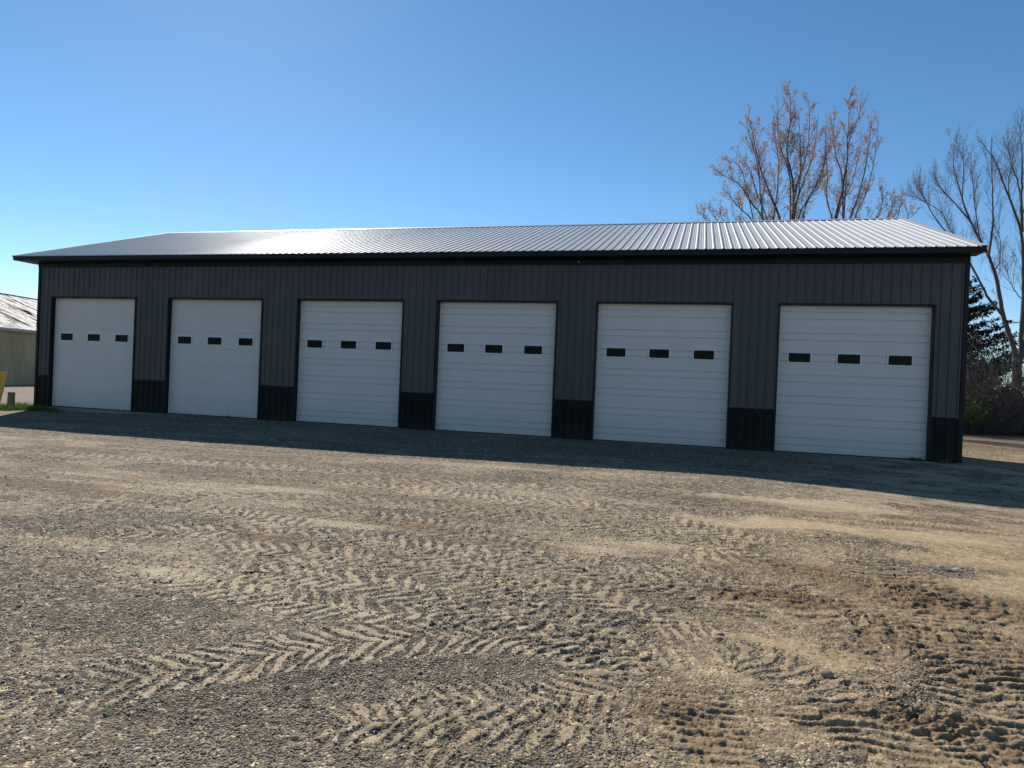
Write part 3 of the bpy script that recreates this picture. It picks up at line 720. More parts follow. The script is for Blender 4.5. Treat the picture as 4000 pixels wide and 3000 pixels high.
qs.append((shed(A0, -2*HW, -.3), shed(A1, -2*HW, -.3), shed(A1, -2*HW, HE), shed(A0, -2*HW, HE)))
shed_part('wall', qs, M['cream'])
qs = []; a = A0-.3
OV = .35
while a < A1+.3:
    for (x0, d0, x1, d1) in ((0, 0, .13, 0), (.13, 0, .15, .035), (.15, .035, .19, .035), (.19, .035, .21, 0)):
        qs.append((shed(a+x0, OV, HE-OV*SLP+.12+d0), shed(a+x1, OV, HE-OV*SLP+.12+d1), shed(a+x1, -HW, HE+HW*SLP+.12+d1), shed(a+x0, -HW, HE+HW*SLP+.12+d0)))
    a += .21
qs.append((shed(A0-.3, -HW, HE+HW*SLP+.12), shed(A1+.3, -HW, HE+HW*SLP+.12), shed(A1+.3, -2*HW-OV, HE-OV*SLP+.12), shed(A0-.3, -2*HW-OV, HE-OV*SLP+.12)))
shed_part('roof', qs, mrf)
def shed_bar(name, b0, b1, z0, z1, material):
    c = [(b0, z0), (b1, z0), (b1, z1), (b0, z1)]; qs = []
    for i in range(4):
        (p, q), (r, s_) = c[i], c[(i+1) % 4]; qs.append((shed(A0-.3, p, q), shed(A1+.3, p, q), shed(A1+.3, r, s_), shed(A0-.3, r, s_)))
    return shed_part(name, qs, material)
shed_bar('gutter', OV-.02, OV+.10, HE-OV*SLP-.08, HE-OV*SLP+.10, M['galv'])
shed_bar('ridge_cap', -HW-.2, -HW+.2, HE+HW*SLP+.10, HE+HW*SLP+.17, mat('rusty_ridge', (.16, .15, .11), .8, noise=(2, .4, (1, 1, 1))))
shed_bar('soffit', .03, OV-.03, HE-OV*SLP-.02, HE-OV*SLP+.03, M['cream'])

# ------------------------------------------------------------------ yellow panel and wooden post in the grass on the left
def gz(x, y): return float(base_height(np.array([float(x)]), np.array([float(y)]))[0])
pp = on_ground(42, 1594, -.10)
pz = gz(pp[0], pp[1])
po = empty('wooden_post', (pp[0], pp[1], pz)); tag(po, 'short weathered wooden post standing in the grass left of the garage', 'post')
M['oldwood'] = mat('weathered_wood', (.22, .15, .095), .9, noise=(3, .35, (6, 6, .6)), bump=(6, .5, .02, (6, 6, .5)))
M['cutwood'] = mat('cut_wood', (.42, .29, .17), .9, noise=(20, .3, (1, 1, 1)))
mb = MB(); rr_ = .115
Zs = [-.15, 0, .2, .42, .56, .585]; P = []; R_ = []
for z_ in Zs: P.append((.015*z_, 0, z_)); R_.append(rr_*(1+.05*math.sin(9*z_)))
R_[-1] = rr_*.93
mb.tube(P, R_, 14); mb.build('trunk', M['oldwood'], po, smooth=False).location = (0, 0, 0)
mb = MB()
mb.tube([(.01, 0, .584), (.01, 0, .600), (.01, 0, .612)], [rr_*.98, rr_*1.06, rr_*.9], 14); mb.build('cut_top', M['cutwood'], po).location = (0, 0, 0)
yb = on_ground(-26, 1590, -.10); yz = gz(yb[0], yb[1])
yp = empty('yellow_panel', (yb[0], yb[1], yz)); tag(yp, 'tilted yellow painted steel panel standing at the left edge beside the wooden post', 'panel')
M['yellow'] = mat('yellow_paint', (.72, .33, .015), .5, noise=(4, .18, (1, 1, 1)))
M['yellow_edge'] = mat('worn_yellow_edge', (.58, .42, .12), .5, noise=(8, .2, (1, 1, 1)))
r2 = np.array([AX_R[0], AX_R[1], 0]); r2 /= np.linalg.norm(r2); f2 = np.array([AX_F[0], AX_F[1], 0]); f2 /= np.linalg.norm(f2)
def ypt(a, b, z): q = r2*a + f2*b; return (q[0], q[1], z)
def yprism(a0b, a1b, a0t, a1t, z0, z1, b0, b1, tilt, name, material):
    mb = MB(); cs = [(a0b, z0, 0), (a1b, z0, 0), (a1t, z1, tilt), (a0t, z1, tilt)]
    fr = [ypt(a, b0+t, z) for a, z, t in cs]; bk = [ypt(a, b1+t, z) for a, z, t in cs]
    mb.poly(fr); mb.poly(bk[::-1])
    for i in range(4):
        j = (i+1) % 4; mb.quad(fr[j], fr[i], bk[i], bk[j])
    o = mb.build(name, material, yp, bevel=.006); o.location = (0, 0, 0); return o
yprism(-1.7, .085, -1.5, .31, -.05, 1.32, 0, .05, .12, 'panel_face', M['yellow'])
yprism(.088, .135, .313, .362, -.05, 1.325, -.02, .07, .12, 'edge_flange', M['yellow_edge'])
for az_ in (-1.45, -.6): yprism(az_, az_+.06, az_+.2, az_+.26, -.05, 1.30, .052, .11, .12, 'stiffener', M['yellow'])

# ------------------------------------------------------------------ trees
class Tree:
    def __init__(s, seed): s.r = np.random.default_rng(seed); s.big = MB(); s.tw = MB(); s.tips = []
    def limb(s, pts, r0, r1, mb=None, sides=7):
        P = np.array(pts, float)
        t = np.linspace(0, len(P)-1, (len(P)-1)*5+1); Q = np.stack([np.interp(t, np.arange(len(P)), P[:, k]) for k in range(3)], 1)
        for _ in range(4): Q[1:-1] = .25*Q[:-2]+.5*Q[1:-1]+.25*Q[2:]
        k = np.linspace(0, 1, len(Q)); Q[1:-1] += s.r.normal(0, .012, (len(Q)-2, 3))
        (mb or s.big).tube(Q, r0 + (r1-r0)*k**.8, sides)
        return Q
    def twigs(s, Q, n, l0, l1, r, spread, up, depth, lo=.25, sides=4):
        L_ = np.linspace(0, 1, len(Q))
        for i in range(n):
            k = lo + (1-lo)*s.r.random()
            p = np.array([np.interp(k, L_, Q[:, j]) for j in range(3)])
            i0 = min(int(k*(len(Q)-1)), len(Q)-2); ax = Q[i0+1]-Q[i0]; ax /= np.linalg.norm(ax)+1e-9
            rnd = s.r.normal(0, 1, 3); rnd -= (rnd@ax)*ax; rnd /= np.linalg.norm(rnd)+1e-9
            d = ax*math.cos(spread) + rnd*math.sin(spread); d[2] += up*.3; d /= np.linalg.norm(d)
            ln = (l0 + (l1-l0)*s.r.random())*(1-.45*k)
            m = 5; P = [p]
            for j in range(m):
                d = d + s.r.normal(0, .10, 3) + np.array([0, 0, up*.16]); d /= np.linalg.norm(d); P.append(P[-1]+d*ln/m)
            P = np.array(P); rr = r*(1-.3*k)
            s.tw.tube(P, np.linspace(rr, rr*.35, m+1), sides if depth > 0 else 3, cap=False)
            s.tips.append(P)
            if depth > 0: s.twigs(P, max(2, int(n*.16*ln)+2), ln*.35, ln*.7, rr*.5, spread*1.05, up, depth-1, .2)
def leaf_mesh(pts, size, r_, per, spread, droop=.6):
    n_ = len(pts)*per
    c = np.repeat(pts, per, 0) + r_.normal(0, spread, (n_, 3))
    a = r_.normal(0, 1, (n_, 3)); a[:, 2] -= droop; a /= np.linalg.norm(a, axis=1)[:, None]
    b = np.cross(a, r_.normal(0, 1, (n_, 3))); b /= np.linalg.norm(b, axis=1)[:, None]
    s_ = size*(.6+.8*r_.random((n_, 1)))
    V = np.stack([c, c+a*s_*.55+b*s_*.32, c+a*s_*1.25, c+a*s_*.55-b*s_*.32], 1)
    # fold along the middle so a leaf is not flat
    nn = np.cross(a, b); V[:, 1] += nn*s_*.12; V[:, 3] += nn*s_*.12
    return np_mesh('leaves', V.reshape(-1, 3), np.arange(n_*4).reshape(-1, 4))
def leaf_mat(name, c1, c2):
    m = mat(name, c1, .7, spec=.2)
    n = m.node_tree.nodes; L = m.node_tree.links; p = n['Principled BSDF']
    g_ = n.new('ShaderNodeNewGeometry'); mx = n.new('ShaderNodeMix'); mx.data_type = 'RGBA'
    mx.inputs['A'].default_value = (*c1, 1); mx.inputs['B'].default_value = (*c2, 1)
    L.new(g_.outputs['Random Per Island'], mx.inputs['Factor']); L.new(mx.outputs['Result'], p.inputs['Base Color'])
    tr_ = n.new('ShaderNodeBsdfTranslucent'); L.new(mx.outputs['Result'], tr_.inputs['Color'])
    ad = n.new('ShaderNodeMixShader'); ad.inputs['Fac'].default_value = .4
    L.new(p.outputs['BSDF'], ad.inputs[1]); L.new(tr_.outputs['BSDF'], ad.inputs[2]); L.new(ad.outputs['Shader'], n['Material Output'].inputs['Surface'])
    return m
M['bud'] = leaf_mat('orange_brown_buds', (.34, .21, .10), (.48, .33, .17))
M['catkin'] = leaf_mat('yellow_catkins', (.24, .19, .07), (.17, .11, .055))
M['needle'] = leaf_mat('spruce_needles', (.026, .036, .020), (.060, .060, .032))
M['fresh'] = leaf_mat('fresh_green_leaves', (.14, .22, .025), (.24, .30, .045))

def crop5(x, y): return (2600+x/1.58, 250+y/1.58)
def budding_tree(label, dist, base_uv, limbs, seed):
    T = Tree(seed)
    b = at(*base_uv, dist); gzb = gz(b[0], b[1])
    foot = np.array([b[0], b[1], gzb-.2])
    fork = np.array([b[0], b[1], gzb+2.2])
    root = empty('budding_tree', (b[0], b[1], gzb)); tag(root, label, 'tree', 'budding trees behind the garage roof')
    T.limb([foot, foot*.5+fork*.5+np.array([.03, 0, 0]), fork], .30, .24, sides=10)
    buds = []
    for pts, w0 in limbs:
        off0 = T.r.normal(0, .3); off1 = T.r.normal(0, 1.4)
        P = [at(*crop5(*p), dist + off0 + (off1-off0)*i/max(1, len(pts)-1)) for i, p in enumerate(pts)]
        Q = T.limb([fork]+[fork*.5+P[0]*.5+np.array([T.r.normal(0, .15), T.r.normal(0, .15), -.2])]+P, w0*.055+.03, .012)
        # whisker at the very top
        T.twigs(Q, int((11+3*len(pts))*min(1.1, .25+.7*w0)), 1.0, 2.4, .013, .66, .8, 1, .28)
        buds.append(Q[int(len(Q)*.35):])
    pts = []
    for P in T.tips:
        k = T.r.integers(1, 4)
        for _ in range(k):
            i0 = T.r.integers(2, len(P)-1); f_ = T.r.random(); pts.append(P[i0]*(1-f_)+P[min(i0+1, len(P)-1)]*f_)
    pts = np.array(pts)
    trk = T.big.build('trunk', M['bark'], root, smooth=True)
    tw_ = T.tw.build('twigs', M['twig'], root); tw_['kind'] = 'stuff'
    bm = leaf_mesh(pts, .062, T.r, 5, .04); o = link('bud_clusters', bm, M['bud'], root); o['kind'] = 'stuff'
    return root
LA = [([(785, 960), (792, 790), (775, 660), (745, 560), (760, 420), (775, 330), (768, 185)], 2.0), ([(715, 960), (650, 820), (600, 690), (560, 560), (540, 430), (505, 320)], 1.8),
      ([(630, 970), (520, 850), (460, 740), (380, 700), (340, 675)], 1.5), ([(790, 900), (850, 720), (900, 600), (930, 480), (940, 310)], 1.4),
      ([(790, 790), (845, 640), (870, 560), (890, 430), (885, 220)], 1.2), ([(600, 970), (590, 860), (575, 650), (545, 520), (490, 360)], 1.2),
      ([(660, 970), (690, 800), (700, 600), (680, 470), (665, 340)], 1.2), ([(560, 985), (470, 900), (420, 850), (395, 800)], .9), ([(775, 660), (720, 560), (690, 430), (690, 280)], 1.0),
      ([(845, 960), (870, 850), (960, 700), (1000, 560)], 1.1), ([(520, 850), (470, 640), (410, 600)], .8), ([(540, 985), (400, 990), (260, 990), (225, 920)], .7), ([(560, 990), (420, 995), (320, 980), (268, 890)], .6), ([(600, 985), (450, 1000), (350, 970), (338, 915)], .5)]
LA += [([(800, 950), (905, 800), (975, 640), (1000, 460)], 1.2), ([(790, 930), (830, 760), (835, 560), (822, 300)], 1.1), ([(640, 970), (560, 800), (520, 640), (455, 560)], 1.0)]
LB = [([(1040, 960), (1090, 800), (1105, 680), (1125, 580), (1120, 470), (1130, 390), (1135, 200)], 2.0), ([(1100, 690), (1050, 580), (1035, 430), (1018, 330)], 1.1),
      ([(1130, 960), (1190, 830), (1235, 640), (1260, 480), (1270, 330)], 1.6), ([(1125, 420), (1190, 350), (1205, 250)], .7), ([(1160, 930), (1230, 830), (1290, 600), (1315, 340)], 1.2),
      ([(1040, 960), (990, 850), (1000, 700), (990, 540), (985, 400)], 1.1), ([(1200, 960), (1310, 960), (1335, 880), (1340, 770)], .8), ([(1220, 970), (1340, 985), (1390, 930), (1400, 850)], .7),
      ([(1230, 980), (1400, 990), (1440, 930), (1450, 850)], .6), ([(1250, 990), (1440, 1000), (1490, 960), (1500, 910)], .5), ([(1050, 900), (1150, 760), (1180, 600), (1215, 440)], .9)]
budding_tree('tall tree with orange buds behind the garage roof, the left and fuller of the two', 47.0, crop5(770, 1500), LA, 21)
budding_tree('narrower tree with orange buds behind the garage roof, right of the fuller one', 49.0, crop5(1070, 1500), LB, 22)

def crop6(x, y): return (3500+x/1.106, 400+y/1.106)
def bare_tree(dist):
    T = Tree(31); b = at(3968, 1700, dist); gzb = gz(b[0], b[1])
    foot = np.array([b[0], b[1], gzb-.2]); fork = at(3972, 1400, dist)
    root = empty('bare_tree', (b[0], b[1], gzb)); tag(root, 'tall bare forked tree rising from the brush right of the garage', 'tree')
    T.limb([foot, (foot+fork)/2+np.array([.05, 0, 0]), fork], .34, .29, sides=12)
    L_ = [([(515, 1080), (490, 1000), (460, 920), (440, 780), (420, 710), (395, 650), (360, 590), (320, 510), (285, 420), (268, 350), (245, 270), (255, 180)], .235, 9, .8),
          ([(548, 1100), (540, 1000), (552, 880), (552, 700), (545, 560), (500, 440), (460, 340), (430, 250), (370, 170)], .26, 9, -.6),
          ([(460, 920), (400, 850), (360, 770), (318, 690), (285, 610), (235, 555), (200, 480), (178, 380)], .12, 8, 1.2), ([(285, 610), (210, 560), (150, 470), (115, 400), (95, 345)], .07, 6, 1.0),
          ([(400, 660), (420, 540), (418, 440), (415, 330), (412, 155)], .10, 8, -.8), ([(285, 420), (292, 330), (290, 185)], .06, 6, .4), ([(320, 510), (250, 430), (190, 370), (158, 310)], .07, 6, .3),
          ([(545, 560), (540, 400), (548, 250), (533, 95)], .13, 7, -.2), ([(548, 480), (530, 350), (490, 250), (478, 120)], .09, 6, .9), ([(552, 700), (600, 560), (610, 400), (590, 240)], .12, 7, -1.0),
          ([(552, 880), (610, 760), (660, 600), (690, 420)], .12, 7, -.5), ([(430, 720), (452, 690), (450, 600), (440, 480)], .05, 5, -.4), ([(470, 940), (540, 960), (590, 880), (640, 760)], .06, 5, .6),
          ([(500, 440), (480, 360), (500, 270), (512, 190)], .06, 5, .4), ([(360, 590), (345, 470), (330, 340), (322, 215)], .06, 5, -.5), ([(552, 860), (500, 800), (470, 700)], .05, 5, .9), ([(200, 480), (150, 440), (70, 405)], .04, 5, .6)]
    for i, (pts, r0, sd_, dz) in enumerate(L_):
        P = [at(*crop6(*p), dist + dz*1.6*k/len(pts)) for k, p in enumerate(pts)]
        if i < 2: P = [fork+np.array([0, 0, -.2])]+P
        Q = T.limb(P, r0*.88, .012, sides=sd_)
        T.twigs(Q, int(10+3.4*len(pts)), 1.2, 2.9, .012, .58, .75, 1, .30 if i > 1 else .22)
    # drooping side shoots from the trunk
    trk = T.big.build('trunk', M['bark'], root, smooth=True)
    tw_ = T.tw.build('twigs', M['pale_twig'], root); tw_['kind'] = 'stuff'
    pts = []
    for P in T.tips:
        for _ in range(3):
            i0 = T.r.integers(2, len(P)-1); pts.append(P[i0] + T.r.normal(0, .02, 3))
    o = link('catkins', leaf_mesh(np.array(pts), .05, T.r, 1, .02), M['catkin'], root); o['kind'] = 'stuff'
bare_tree(48.5)

def spruce(u, dist, h, rad, label, seed):
    r_ = np.random.default_rng(seed); b = at(u, 1690, dist); z0 = gz(b[0], b[1])
    root = empty('spruce_tree', (b[0], b[1], z0)); tag(root, label, 'tree')
    tk = MB(); tk.tube([(b[0], b[1], z0-.2), (b[0]+.05, b[1], z0+h*.5), (b[0], b[1], z0+h)], [.22, .13, .02], 9); tk.build('trunk', M['bark'], root, smooth=True)
    bx = MB(); cs = []; ds = []
    z = .5
    while z < h-.25:
        k = 1-z/h
        for q in range(5):
            az_ = r_.random()*2*math.pi; ln = rad*k**.85*(.8+.35*r_.random())+.1
            d = np.array([math.cos(az_), math.sin(az_)]); P = []
            for t in np.linspace(0, 1, 8):
                zz = z0+z + ln*(-.28*t + .46*t*t)*(.6+.8*k) + r_.normal(0, .02)
                P.append((b[0]+d[0]*ln*t, b[1]+d[1]*ln*t, zz))
            bx.tube(P, np.linspace(.035*k+.012, .006, 8), 4, cap=False)
            P = np.array(P); nn_ = int(15*ln)+5
            for _ in range(nn_):
                t = .12+.88*r_.random(); p = np.array([np.interp(t, np.linspace(0, 1, 8), P[:, j]) for j in range(3)])
                side = r_.normal(0, .16)*(1.15-t); hang = abs(r_.normal(0, .16))*(1.1-t*.6)
                cs.append(p + np.array([-d[1]*side, d[0]*side, -hang])); ds.append([d[0]*.5, d[1]*.5, -.5])
        z += .22 + .12*(1-k)
    bx.build('branches', M['twig'], root)['kind'] = 'stuff'
    cs = np.array(cs); o = link('needles', leaf_mesh(cs, .17, r_, 4, .07, .5), M['needle'], root); o['kind'] = 'stuff'
spruce(3700, 56.0, 13.5, 7.0, 'dark evergreen spruce behind the brush at the right corner of the garage', 41)

# brush: a mass of bare stems, one stuff object
def thicket():
    r_ = np.random.default_rng(51); mb = MB()
    c0 = on_ground(3740, 1690, -.45); 
    right = np.array([AX_R[0], AX_R[1]]); right /= np.linalg.norm(right); fw = np.array([AX_F[0], AX_F[1]]); fw /= np.linalg.norm(fw)
    for i in range(4200):
        a = -3.5 + 13*r_.random(); dpt = -.6 + 9*r_.random()**1.5
        p = np.array([c0[0], c0[1]]) + right*a + fw*dpt; z = gz(p[0], p[1])-.05
        tall = r_.random()
        h = (1.0+1.3*r_.random()) if tall < .45 else (2.0+3.8*r_.random()**1.4)
        if dpt < .6: h *= .55
        d = np.array([r_.normal(0, .28), r_.normal(0, .28), 1.0]); d /= np.linalg.norm(d); P = [np.array([p[0], p[1], z])]
        for j in range(5):
            d = d + np.array([r_.normal(0, .16), r_.normal(0, .16), -.03]); d /= np.linalg.norm(d); P.append(P[-1]+d*h/5)
        rr = .008+.014*r_.random(); mb.tube(P, np.linspace(rr, rr*.35, 6), 3, cap=False)
        for q in range(6):
            k = r_.integers(1, 6); s_ = P[k]; dd = d*.5 + r_.normal(0, .55, 3); dd[2] += .1; l_ = h*(.15+.25*r_.random())
            m_ = s_+dd*l_*.5+r_.normal(0, .03, 3); mb.tube([s_, m_, s_+dd*l_+np.array([0, 0, -.05])], [rr*.6, rr*.45, rr*.25], 3, cap=False)
    o = mb.build('thicket', M['brown_twig']); tag(o, kind='stuff')
thicket()
def bush(name, u, v, dist, rx, rz, label, m_, seed, n_=420):
    r_ = np.random.default_rng(seed); b = at(u, v, dist); z0 = gz(b[0], b[1]); cz = b[2]
    root = empty(name, (b[0], b[1], z0)); tag(root, label, 'bush')
    st = MB(); pts = []
    for i in range(26):
        e_ = np.array([b[0]+r_.normal(0, rx*.6), b[1]+r_.normal(0, rx*.6), cz+r_.normal(0, rz*.55)])
        s_ = np.array([b[0]+r_.normal(0, .15), b[1]+r_.normal(0, .15), z0-.05]); m__ = s_*.5+e_*.5+np.array([0, 0, .15])
        st.tube([s_, m__, e_], [.014, .010, .004], 4, cap=False)
        for _ in range(n_//26): 
            t = .45+.6*r_.random(); pts.append(s_*(1-t)+e_*t + r_.normal(0, .12, 3))
    st.build('stems', M['twig'], root)['kind'] = 'stuff'
    o = link('leaves', leaf_mesh(np.array(pts), .07, r_, 3, .05, .1), m_, root); o['kind'] = 'stuff'
bush('leafing_bush', 3800, 1590, 41.5, .60, .50, 'small bush with fresh yellow-green leaves at the foot of the brush by the right corner', M['fresh'], 61)
bush('sprouting_shrub', 4010, 1470, 46.0, .8, 1.1, 'tall shrub sprouting yellow-green leaves at the right edge of the picture', M['fresh'], 62, 130)

# ------------------------------------------------------------------ grass, weeds, litter
def blades(pts, h0, h1, w_, r_, lean=.35):
    n_ = len(pts); h = h0+(h1-h0)*r_.random((n_, 1)); az_ = r_.random(n_)*2*math.pi
    d = np.stack([np.cos(az_), np.sin(az_), np.zeros(n_)], 1); s_ = np.stack([-np.sin(az_), np.cos(az_), np.zeros(n_)], 1)*w_
    ln = lean*r_.random((n_, 1)); up = np.array([[0, 0, 1.0]])
    mid = pts + up*h*.55 + d*h*ln*.4; tip = pts + up*h*.95 + d*h*ln*1.2
    V = np.stack([pts-s_, pts+s_, mid+s_*.7, mid-s_*.7, tip], 1).reshape(-1, 3)
    k = np.arange(n_)[:, None]*5
    F = np.concatenate([np.concatenate([k, k+1, k+2], 1), np.concatenate([k, k+2, k+3], 1), np.concatenate([k+3, k+2, k+4], 1)])
    return np_mesh('grass', V, F)
M['grass'] = leaf_mat('spring_grass', (.050, .115, .014), (.11, .19, .03))
M['drygrass'] = leaf_mat('dead_grass', (.30, .22, .11), (.20, .15, .08))
r_ = np.random.default_rng(71)
X = -7 + 9.5*r_.random(90000); Y = -5 + 7.0*r_.random(90000)
# a strip of turf against the left gable, running away from the yard
dl = (Y+1.15) + .10*(X+.6)
k = (X < .0) & (np.abs(dl) < .95+.5*fbm(X*1.2, Y*1.2, 172, 3)) & (fbm(X*2.6, Y*2.6, 171, 3) > .42)
k |= (X >= 0) & (X < 1.6) & (np.abs(Y+.62+.12*X) < .42*(1-X/1.7)) & (fbm(X*3, Y*3, 171, 3) > .46)
k &= ~((X > XL-.03) & (Y > -.06))
X, Y = X[k], Y[k]; Zg = base_height(X, Y)
tag(link('grass', blades(np.stack([X, Y, Zg-.01], 1), .07, .24, .007, r_), M['grass']), kind='stuff')
X = 29.4 + 11*r_.random(26000); Y = -2 + 19*r_.random(26000)
k = (fbm(X*1.1, Y*1.1, 151, 3) > .47) & (r_.random(len(X)) < .75)
X, Y = X[k], Y[k]; Zg = base_height(X, Y)
tag(link('dead_grass', blades(np.stack([X, Y, Zg-.01], 1), .02, .08, .007, r_, 1.2), M['drygrass']), kind='stuff')
def weed(x, y, label, seed, n_, hh, spread):
    r_ = np.random.default_rng(seed); pts = np.stack([r_.normal(0, spread, n_), r_.normal(0, spread*.35, n_), np.zeros(n_)], 1)
    o = link('weed', blades(pts, hh*.4, hh, .010, r_, .9), M['grass']); o.location = (x, y, gz(x, y)-.005); return tag(o, label, 'weed')
weed(DX[5]+W-.35, -.16, 'green weeds growing at the foot of the right end door', 81, 110, .12, .09)
weed(XR-.5, -.22, 'low dark weeds at the foot of the right corner of the garage', 82, 70, .09, .08)
weed(DX[1]+W*.72, -.14, 'small weed tuft at the foot of the second door from the left', 83, 40, .10, .05)
weed(DX[0]+.15, -.16, 'small weed tuft at the foot of the left end door', 84, 60, .13, .06)

def zsurf(x, y):
    a, b, c, d, e_, f_ = surface(np.array([float(x)]), np.array([float(y)])); n1_ = fbm(np.array([x*9.]), np.array([y*9.]), 101, 3)-.5
    return float(a[0]+e_[0]+n1_[0]*(.005+.007*c[0]+.006*f_[0]))
def place(o, u, v, lift, label, cat, group=None):
    p = on_ground(u, v); p = on_ground(u, v, zsurf(p[0], p[1])); o.location = (p[0], p[1], zsurf(p[0], p[1])+lift); o.rotation_euler.z = rng.random()*6.28
    return tag(o, label, cat, group)
M['green_leaf'] = mat('bright_green_leaf', (.26, .46, .10), .5, noise=(30, .15, (1, 1, 1)))
M['pale_leaf'] = mat('pale_green_leaf', (.42, .47, .33), .6, noise=(30, .1, (1, 1, 1)))
def leaf_obj(material, ln):
    mb = MB(); ks = np.linspace(0, 1, 7)
    for a, b in zip(ks[:-1], ks[1:]):
        def e_(t, s_): return ((t-.5)*ln, s_*ln*.30*math.sin(math.pi*min(max(t, .04), .96))**.8, .012*math.sin(3*t)+.006*abs(s_))
        mb.quad(e_(a, -1), e_(b, -1), e_(b, 0), e_(a, 0)); mb.quad(e_(a, 0), e_(b, 0), e_(b, 1), e_(a, 1))
    o = mb.build('fallen_leaf', material); sdf = o.modifiers.new('Solidify', 'SOLIDIFY'); sdf.thickness = .0015; return o
for (u, v, m_, ln, lab) in [(418, 2781, 'green_leaf', .032, 'bright green leaf lying on gravel in the lower left'), (2230, 2655, 'green_leaf', .034, 'bright green leaf lying below the middle of the yard'),
        (3465, 2543, 'green_leaf', .034, 'bright green leaf on the churned dirt at the right, the farther of two'), (3708, 2863, 'green_leaf', .034, 'bright green leaf on the churned dirt in the lower right, the nearer of two'), (554, 2513, 'green_leaf', .026, 'small green leaf lying behind the wheel track on the left'),
        (2050, 2963, 'green_leaf', .03, 'green leaf lying at the bottom middle edge'), (1451, 2804, 'pale_leaf', .035, 'pale grey-green leaf lying among the lower wheel ruts')]:
    place(leaf_obj(M[m_], ln), u, v, .014, lab, 'leaf', 'leaves blown onto the yard')
def stone(name, sx, sy, sz_, material, seed):
    r_ = np.random.default_rng(seed); v, f = ico(); me = bpy.data.meshes.new(name); me.from_pydata([tuple(p) for p in v], [], [tuple(int(i) for i in q) for q in f]); me.update()
    o = link(name, me, material); s_ = o.modifiers.new('Subdivision', 'SUBSURF'); s_.levels = s_.render_levels = 2
    for i, vv in enumerate(me.vertices):
        k = 1+.22*(r_.random()-.5); vv.co = (v[i][0]*sx*k, v[i][1]*sy*k, v[i][2]*sz_*k)
    me.polygons.foreach_set('use_smooth', [True]*len(me.polygons)); return o
M['white_stone'] = mat('white_stone', (.50, .47, .41), .8, noise=(25, .12, (1, 1, 1)))
M['brown_stone'] = mat('brown_stone', (.16, .09, .055), .85, noise=(25, .3, (1, 1, 1)))
M['tan_stone'] = mat('tan_stone', (.27, .20, .13), .9, noise=(25, .3, (1, 1, 1)), bump=(30, .4, .01, (1, 1, 1)))
M['grey_stone'] = mat('grey_stone', (.14, .135, .13), .85, noise=(25, .3, (1, 1, 1)))
for (u, v, m_, a_, lab) in [(537, 2928, 'white_stone', (.022, .016, .008), 'flat white stone at the lower left edge of the yard'), (3229, 2632, 'tan_stone', (.055, .042, .034), 'biggest tan rock sticking out of the dirt on the right'),
        (1641, 2632, 'brown_stone', (.022, .018, .014), 'reddish brown stone between the two front wheel tracks'), (2086, 2695, 'tan_stone', (.025, .02, .016), 'tan stone in the middle of the nearest wheel track'),
        (1120, 2690, 'grey_stone', (.024, .02, .02), 'dark angular stone beside the left wheel track'), (1150, 2885, 'tan_stone', (.026, .02, .016), 'rounded pale tan stone near the bottom edge left of the middle'),
        (398, 2158, 'white_stone', (.05, .035, .015), 'flat white slab of stone far left in the yard'), (2680, 2940, 'grey_stone', (.022, .02, .015), 'dark stone near the bottom edge right of the middle')]:
    place(stone('stone', *a_, M[m_], int(u)), u, v, a_[2]*.3, lab, 'stone', 'stones standing out on the yard')
M['paper'] = mat('weathered_paper', (.48, .45, .39), .8, noise=(20, .15, (1, 1, 1)))
M['pink'] = mat('pink_plastic', (.50, .12, .12), .6, noise=(20, .15, (1, 1, 1)))
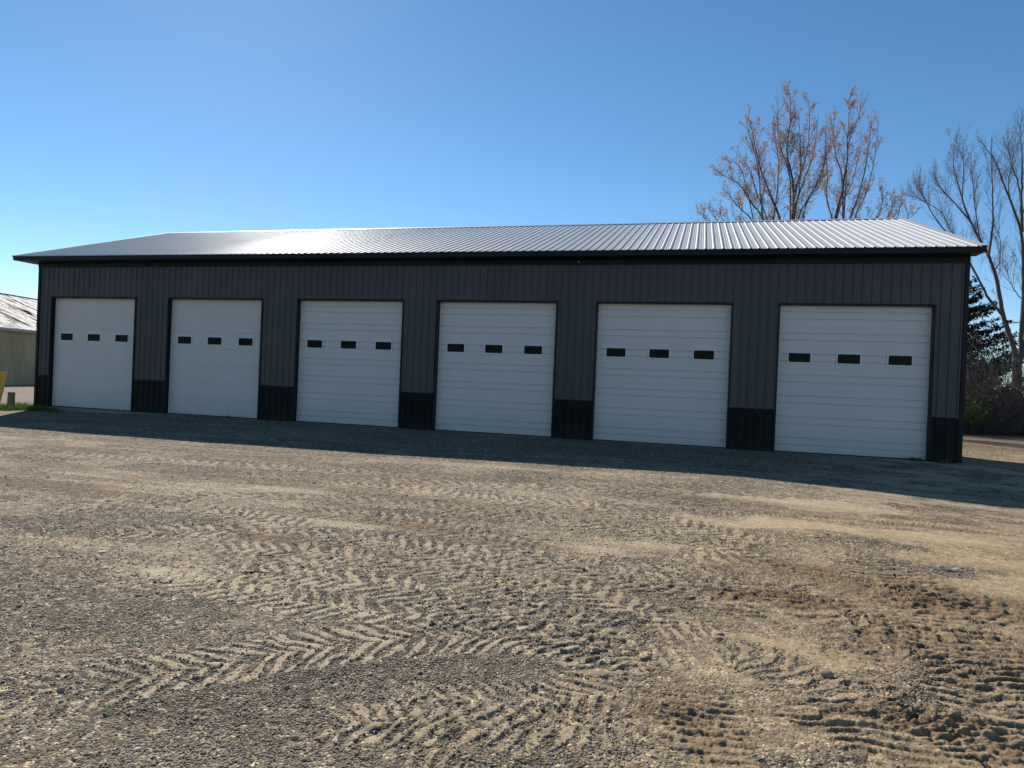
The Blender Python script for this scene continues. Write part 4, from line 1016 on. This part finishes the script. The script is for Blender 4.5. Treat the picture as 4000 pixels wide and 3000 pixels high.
def scrap(name, lx, ly, material, seed):
    r_ = np.random.default_rng(seed); mb = MB(); nx = 5; ny = 3
    zz = r_.random((nx+1, ny+1))*.018*min(1, lx/.08); ex = r_.normal(0, .08*ly, (nx+1, ny+1))
    def p_(i, j): return ((i/nx-.5)*lx, (j/ny-.5)*ly+ex[i, j], zz[i, j])
    for i in range(nx):
        for j in range(ny): mb.quad(p_(i, j), p_(i+1, j), p_(i+1, j+1), p_(i, j+1))
    o = mb.build(name, material); sdf = o.modifiers.new('Solidify', 'SOLIDIFY'); sdf.thickness = .003; return o
o = place(scrap('wood_scrap', .22, .045, M['paper'], 1), 3692, 2227, .02, 'long flat whitish strip of wood lying on the dirt at the right', 'scrap'); o.rotation_euler.z = -.15
for (u, v, m_, lx, ly, lab) in [(1698, 1954, 'paper', .07, .04, 'creamy scrap of paper on the gravel left of the middle'), (3312, 1960, 'paper', .07, .04, 'white paper scrap close to the building shadow on the right'), (3222, 2086, 'paper', .12, .05, 'crumpled white paper on the pale sand patch'),
        (2553, 1923, 'pink', .04, .03, 'small pink plastic scrap in the gravel right of the middle'), (3190, 2097, 'pink', .06, .03, 'pink plastic scrap beside the white paper on the pale sand'), (3345, 2194, 'pink', .07, .03, 'pink plastic scrap at the edge of the brown churned soil'), (3720, 1943, 'pink', .12, .04, 'pink plastic strip lying in the building shadow at the right')]:
    place(scrap('litter_scrap', lx, ly, M[m_], int(u)), u, v, .012, lab, 'litter', 'scraps littering the yard')
def stick(u0, v0, u1, v1, r, label, seed):
    r_ = np.random.default_rng(seed); a = on_ground(u0, v0); b = on_ground(u1, v1); a[2] = zsurf(a[0], a[1])+.012; b[2] = zsurf(b[0], b[1])+.015; c = (a+b)/2
    P = np.array([a*(1-t)+b*t-c for t in np.linspace(0, 1, 7)]); P[:, :2] += r_.normal(0, .012, (7, 2)); P[:, 2] += np.abs(r_.normal(0, .006, 7))
    mb = MB(); mb.tube(P, np.linspace(r, r*.5, 7), 5); o = mb.build('stick', M['twig']); o.location = tuple(c); return tag(o, label, 'stick', 'sticks lying on the yard')
stick(1000, 2168, 1165, 2158, .006, 'long dark stick lying in the gravel left of the middle', 1)
stick(960, 2230, 1050, 2242, .008, 'thin stick lying just in front of the long dark stick', 2)
stick(3300, 2390, 3325, 2440, .010, 'forked looking twig standing out in the churned dirt at the right', 3)
stick(3520, 2800, 3590, 2690, .006, 'thin pale twig lying on the dirt at the lower right', 4)
stick(3790, 2960, 3870, 3010, .008, 'thick twig in the bottom right corner', 5)
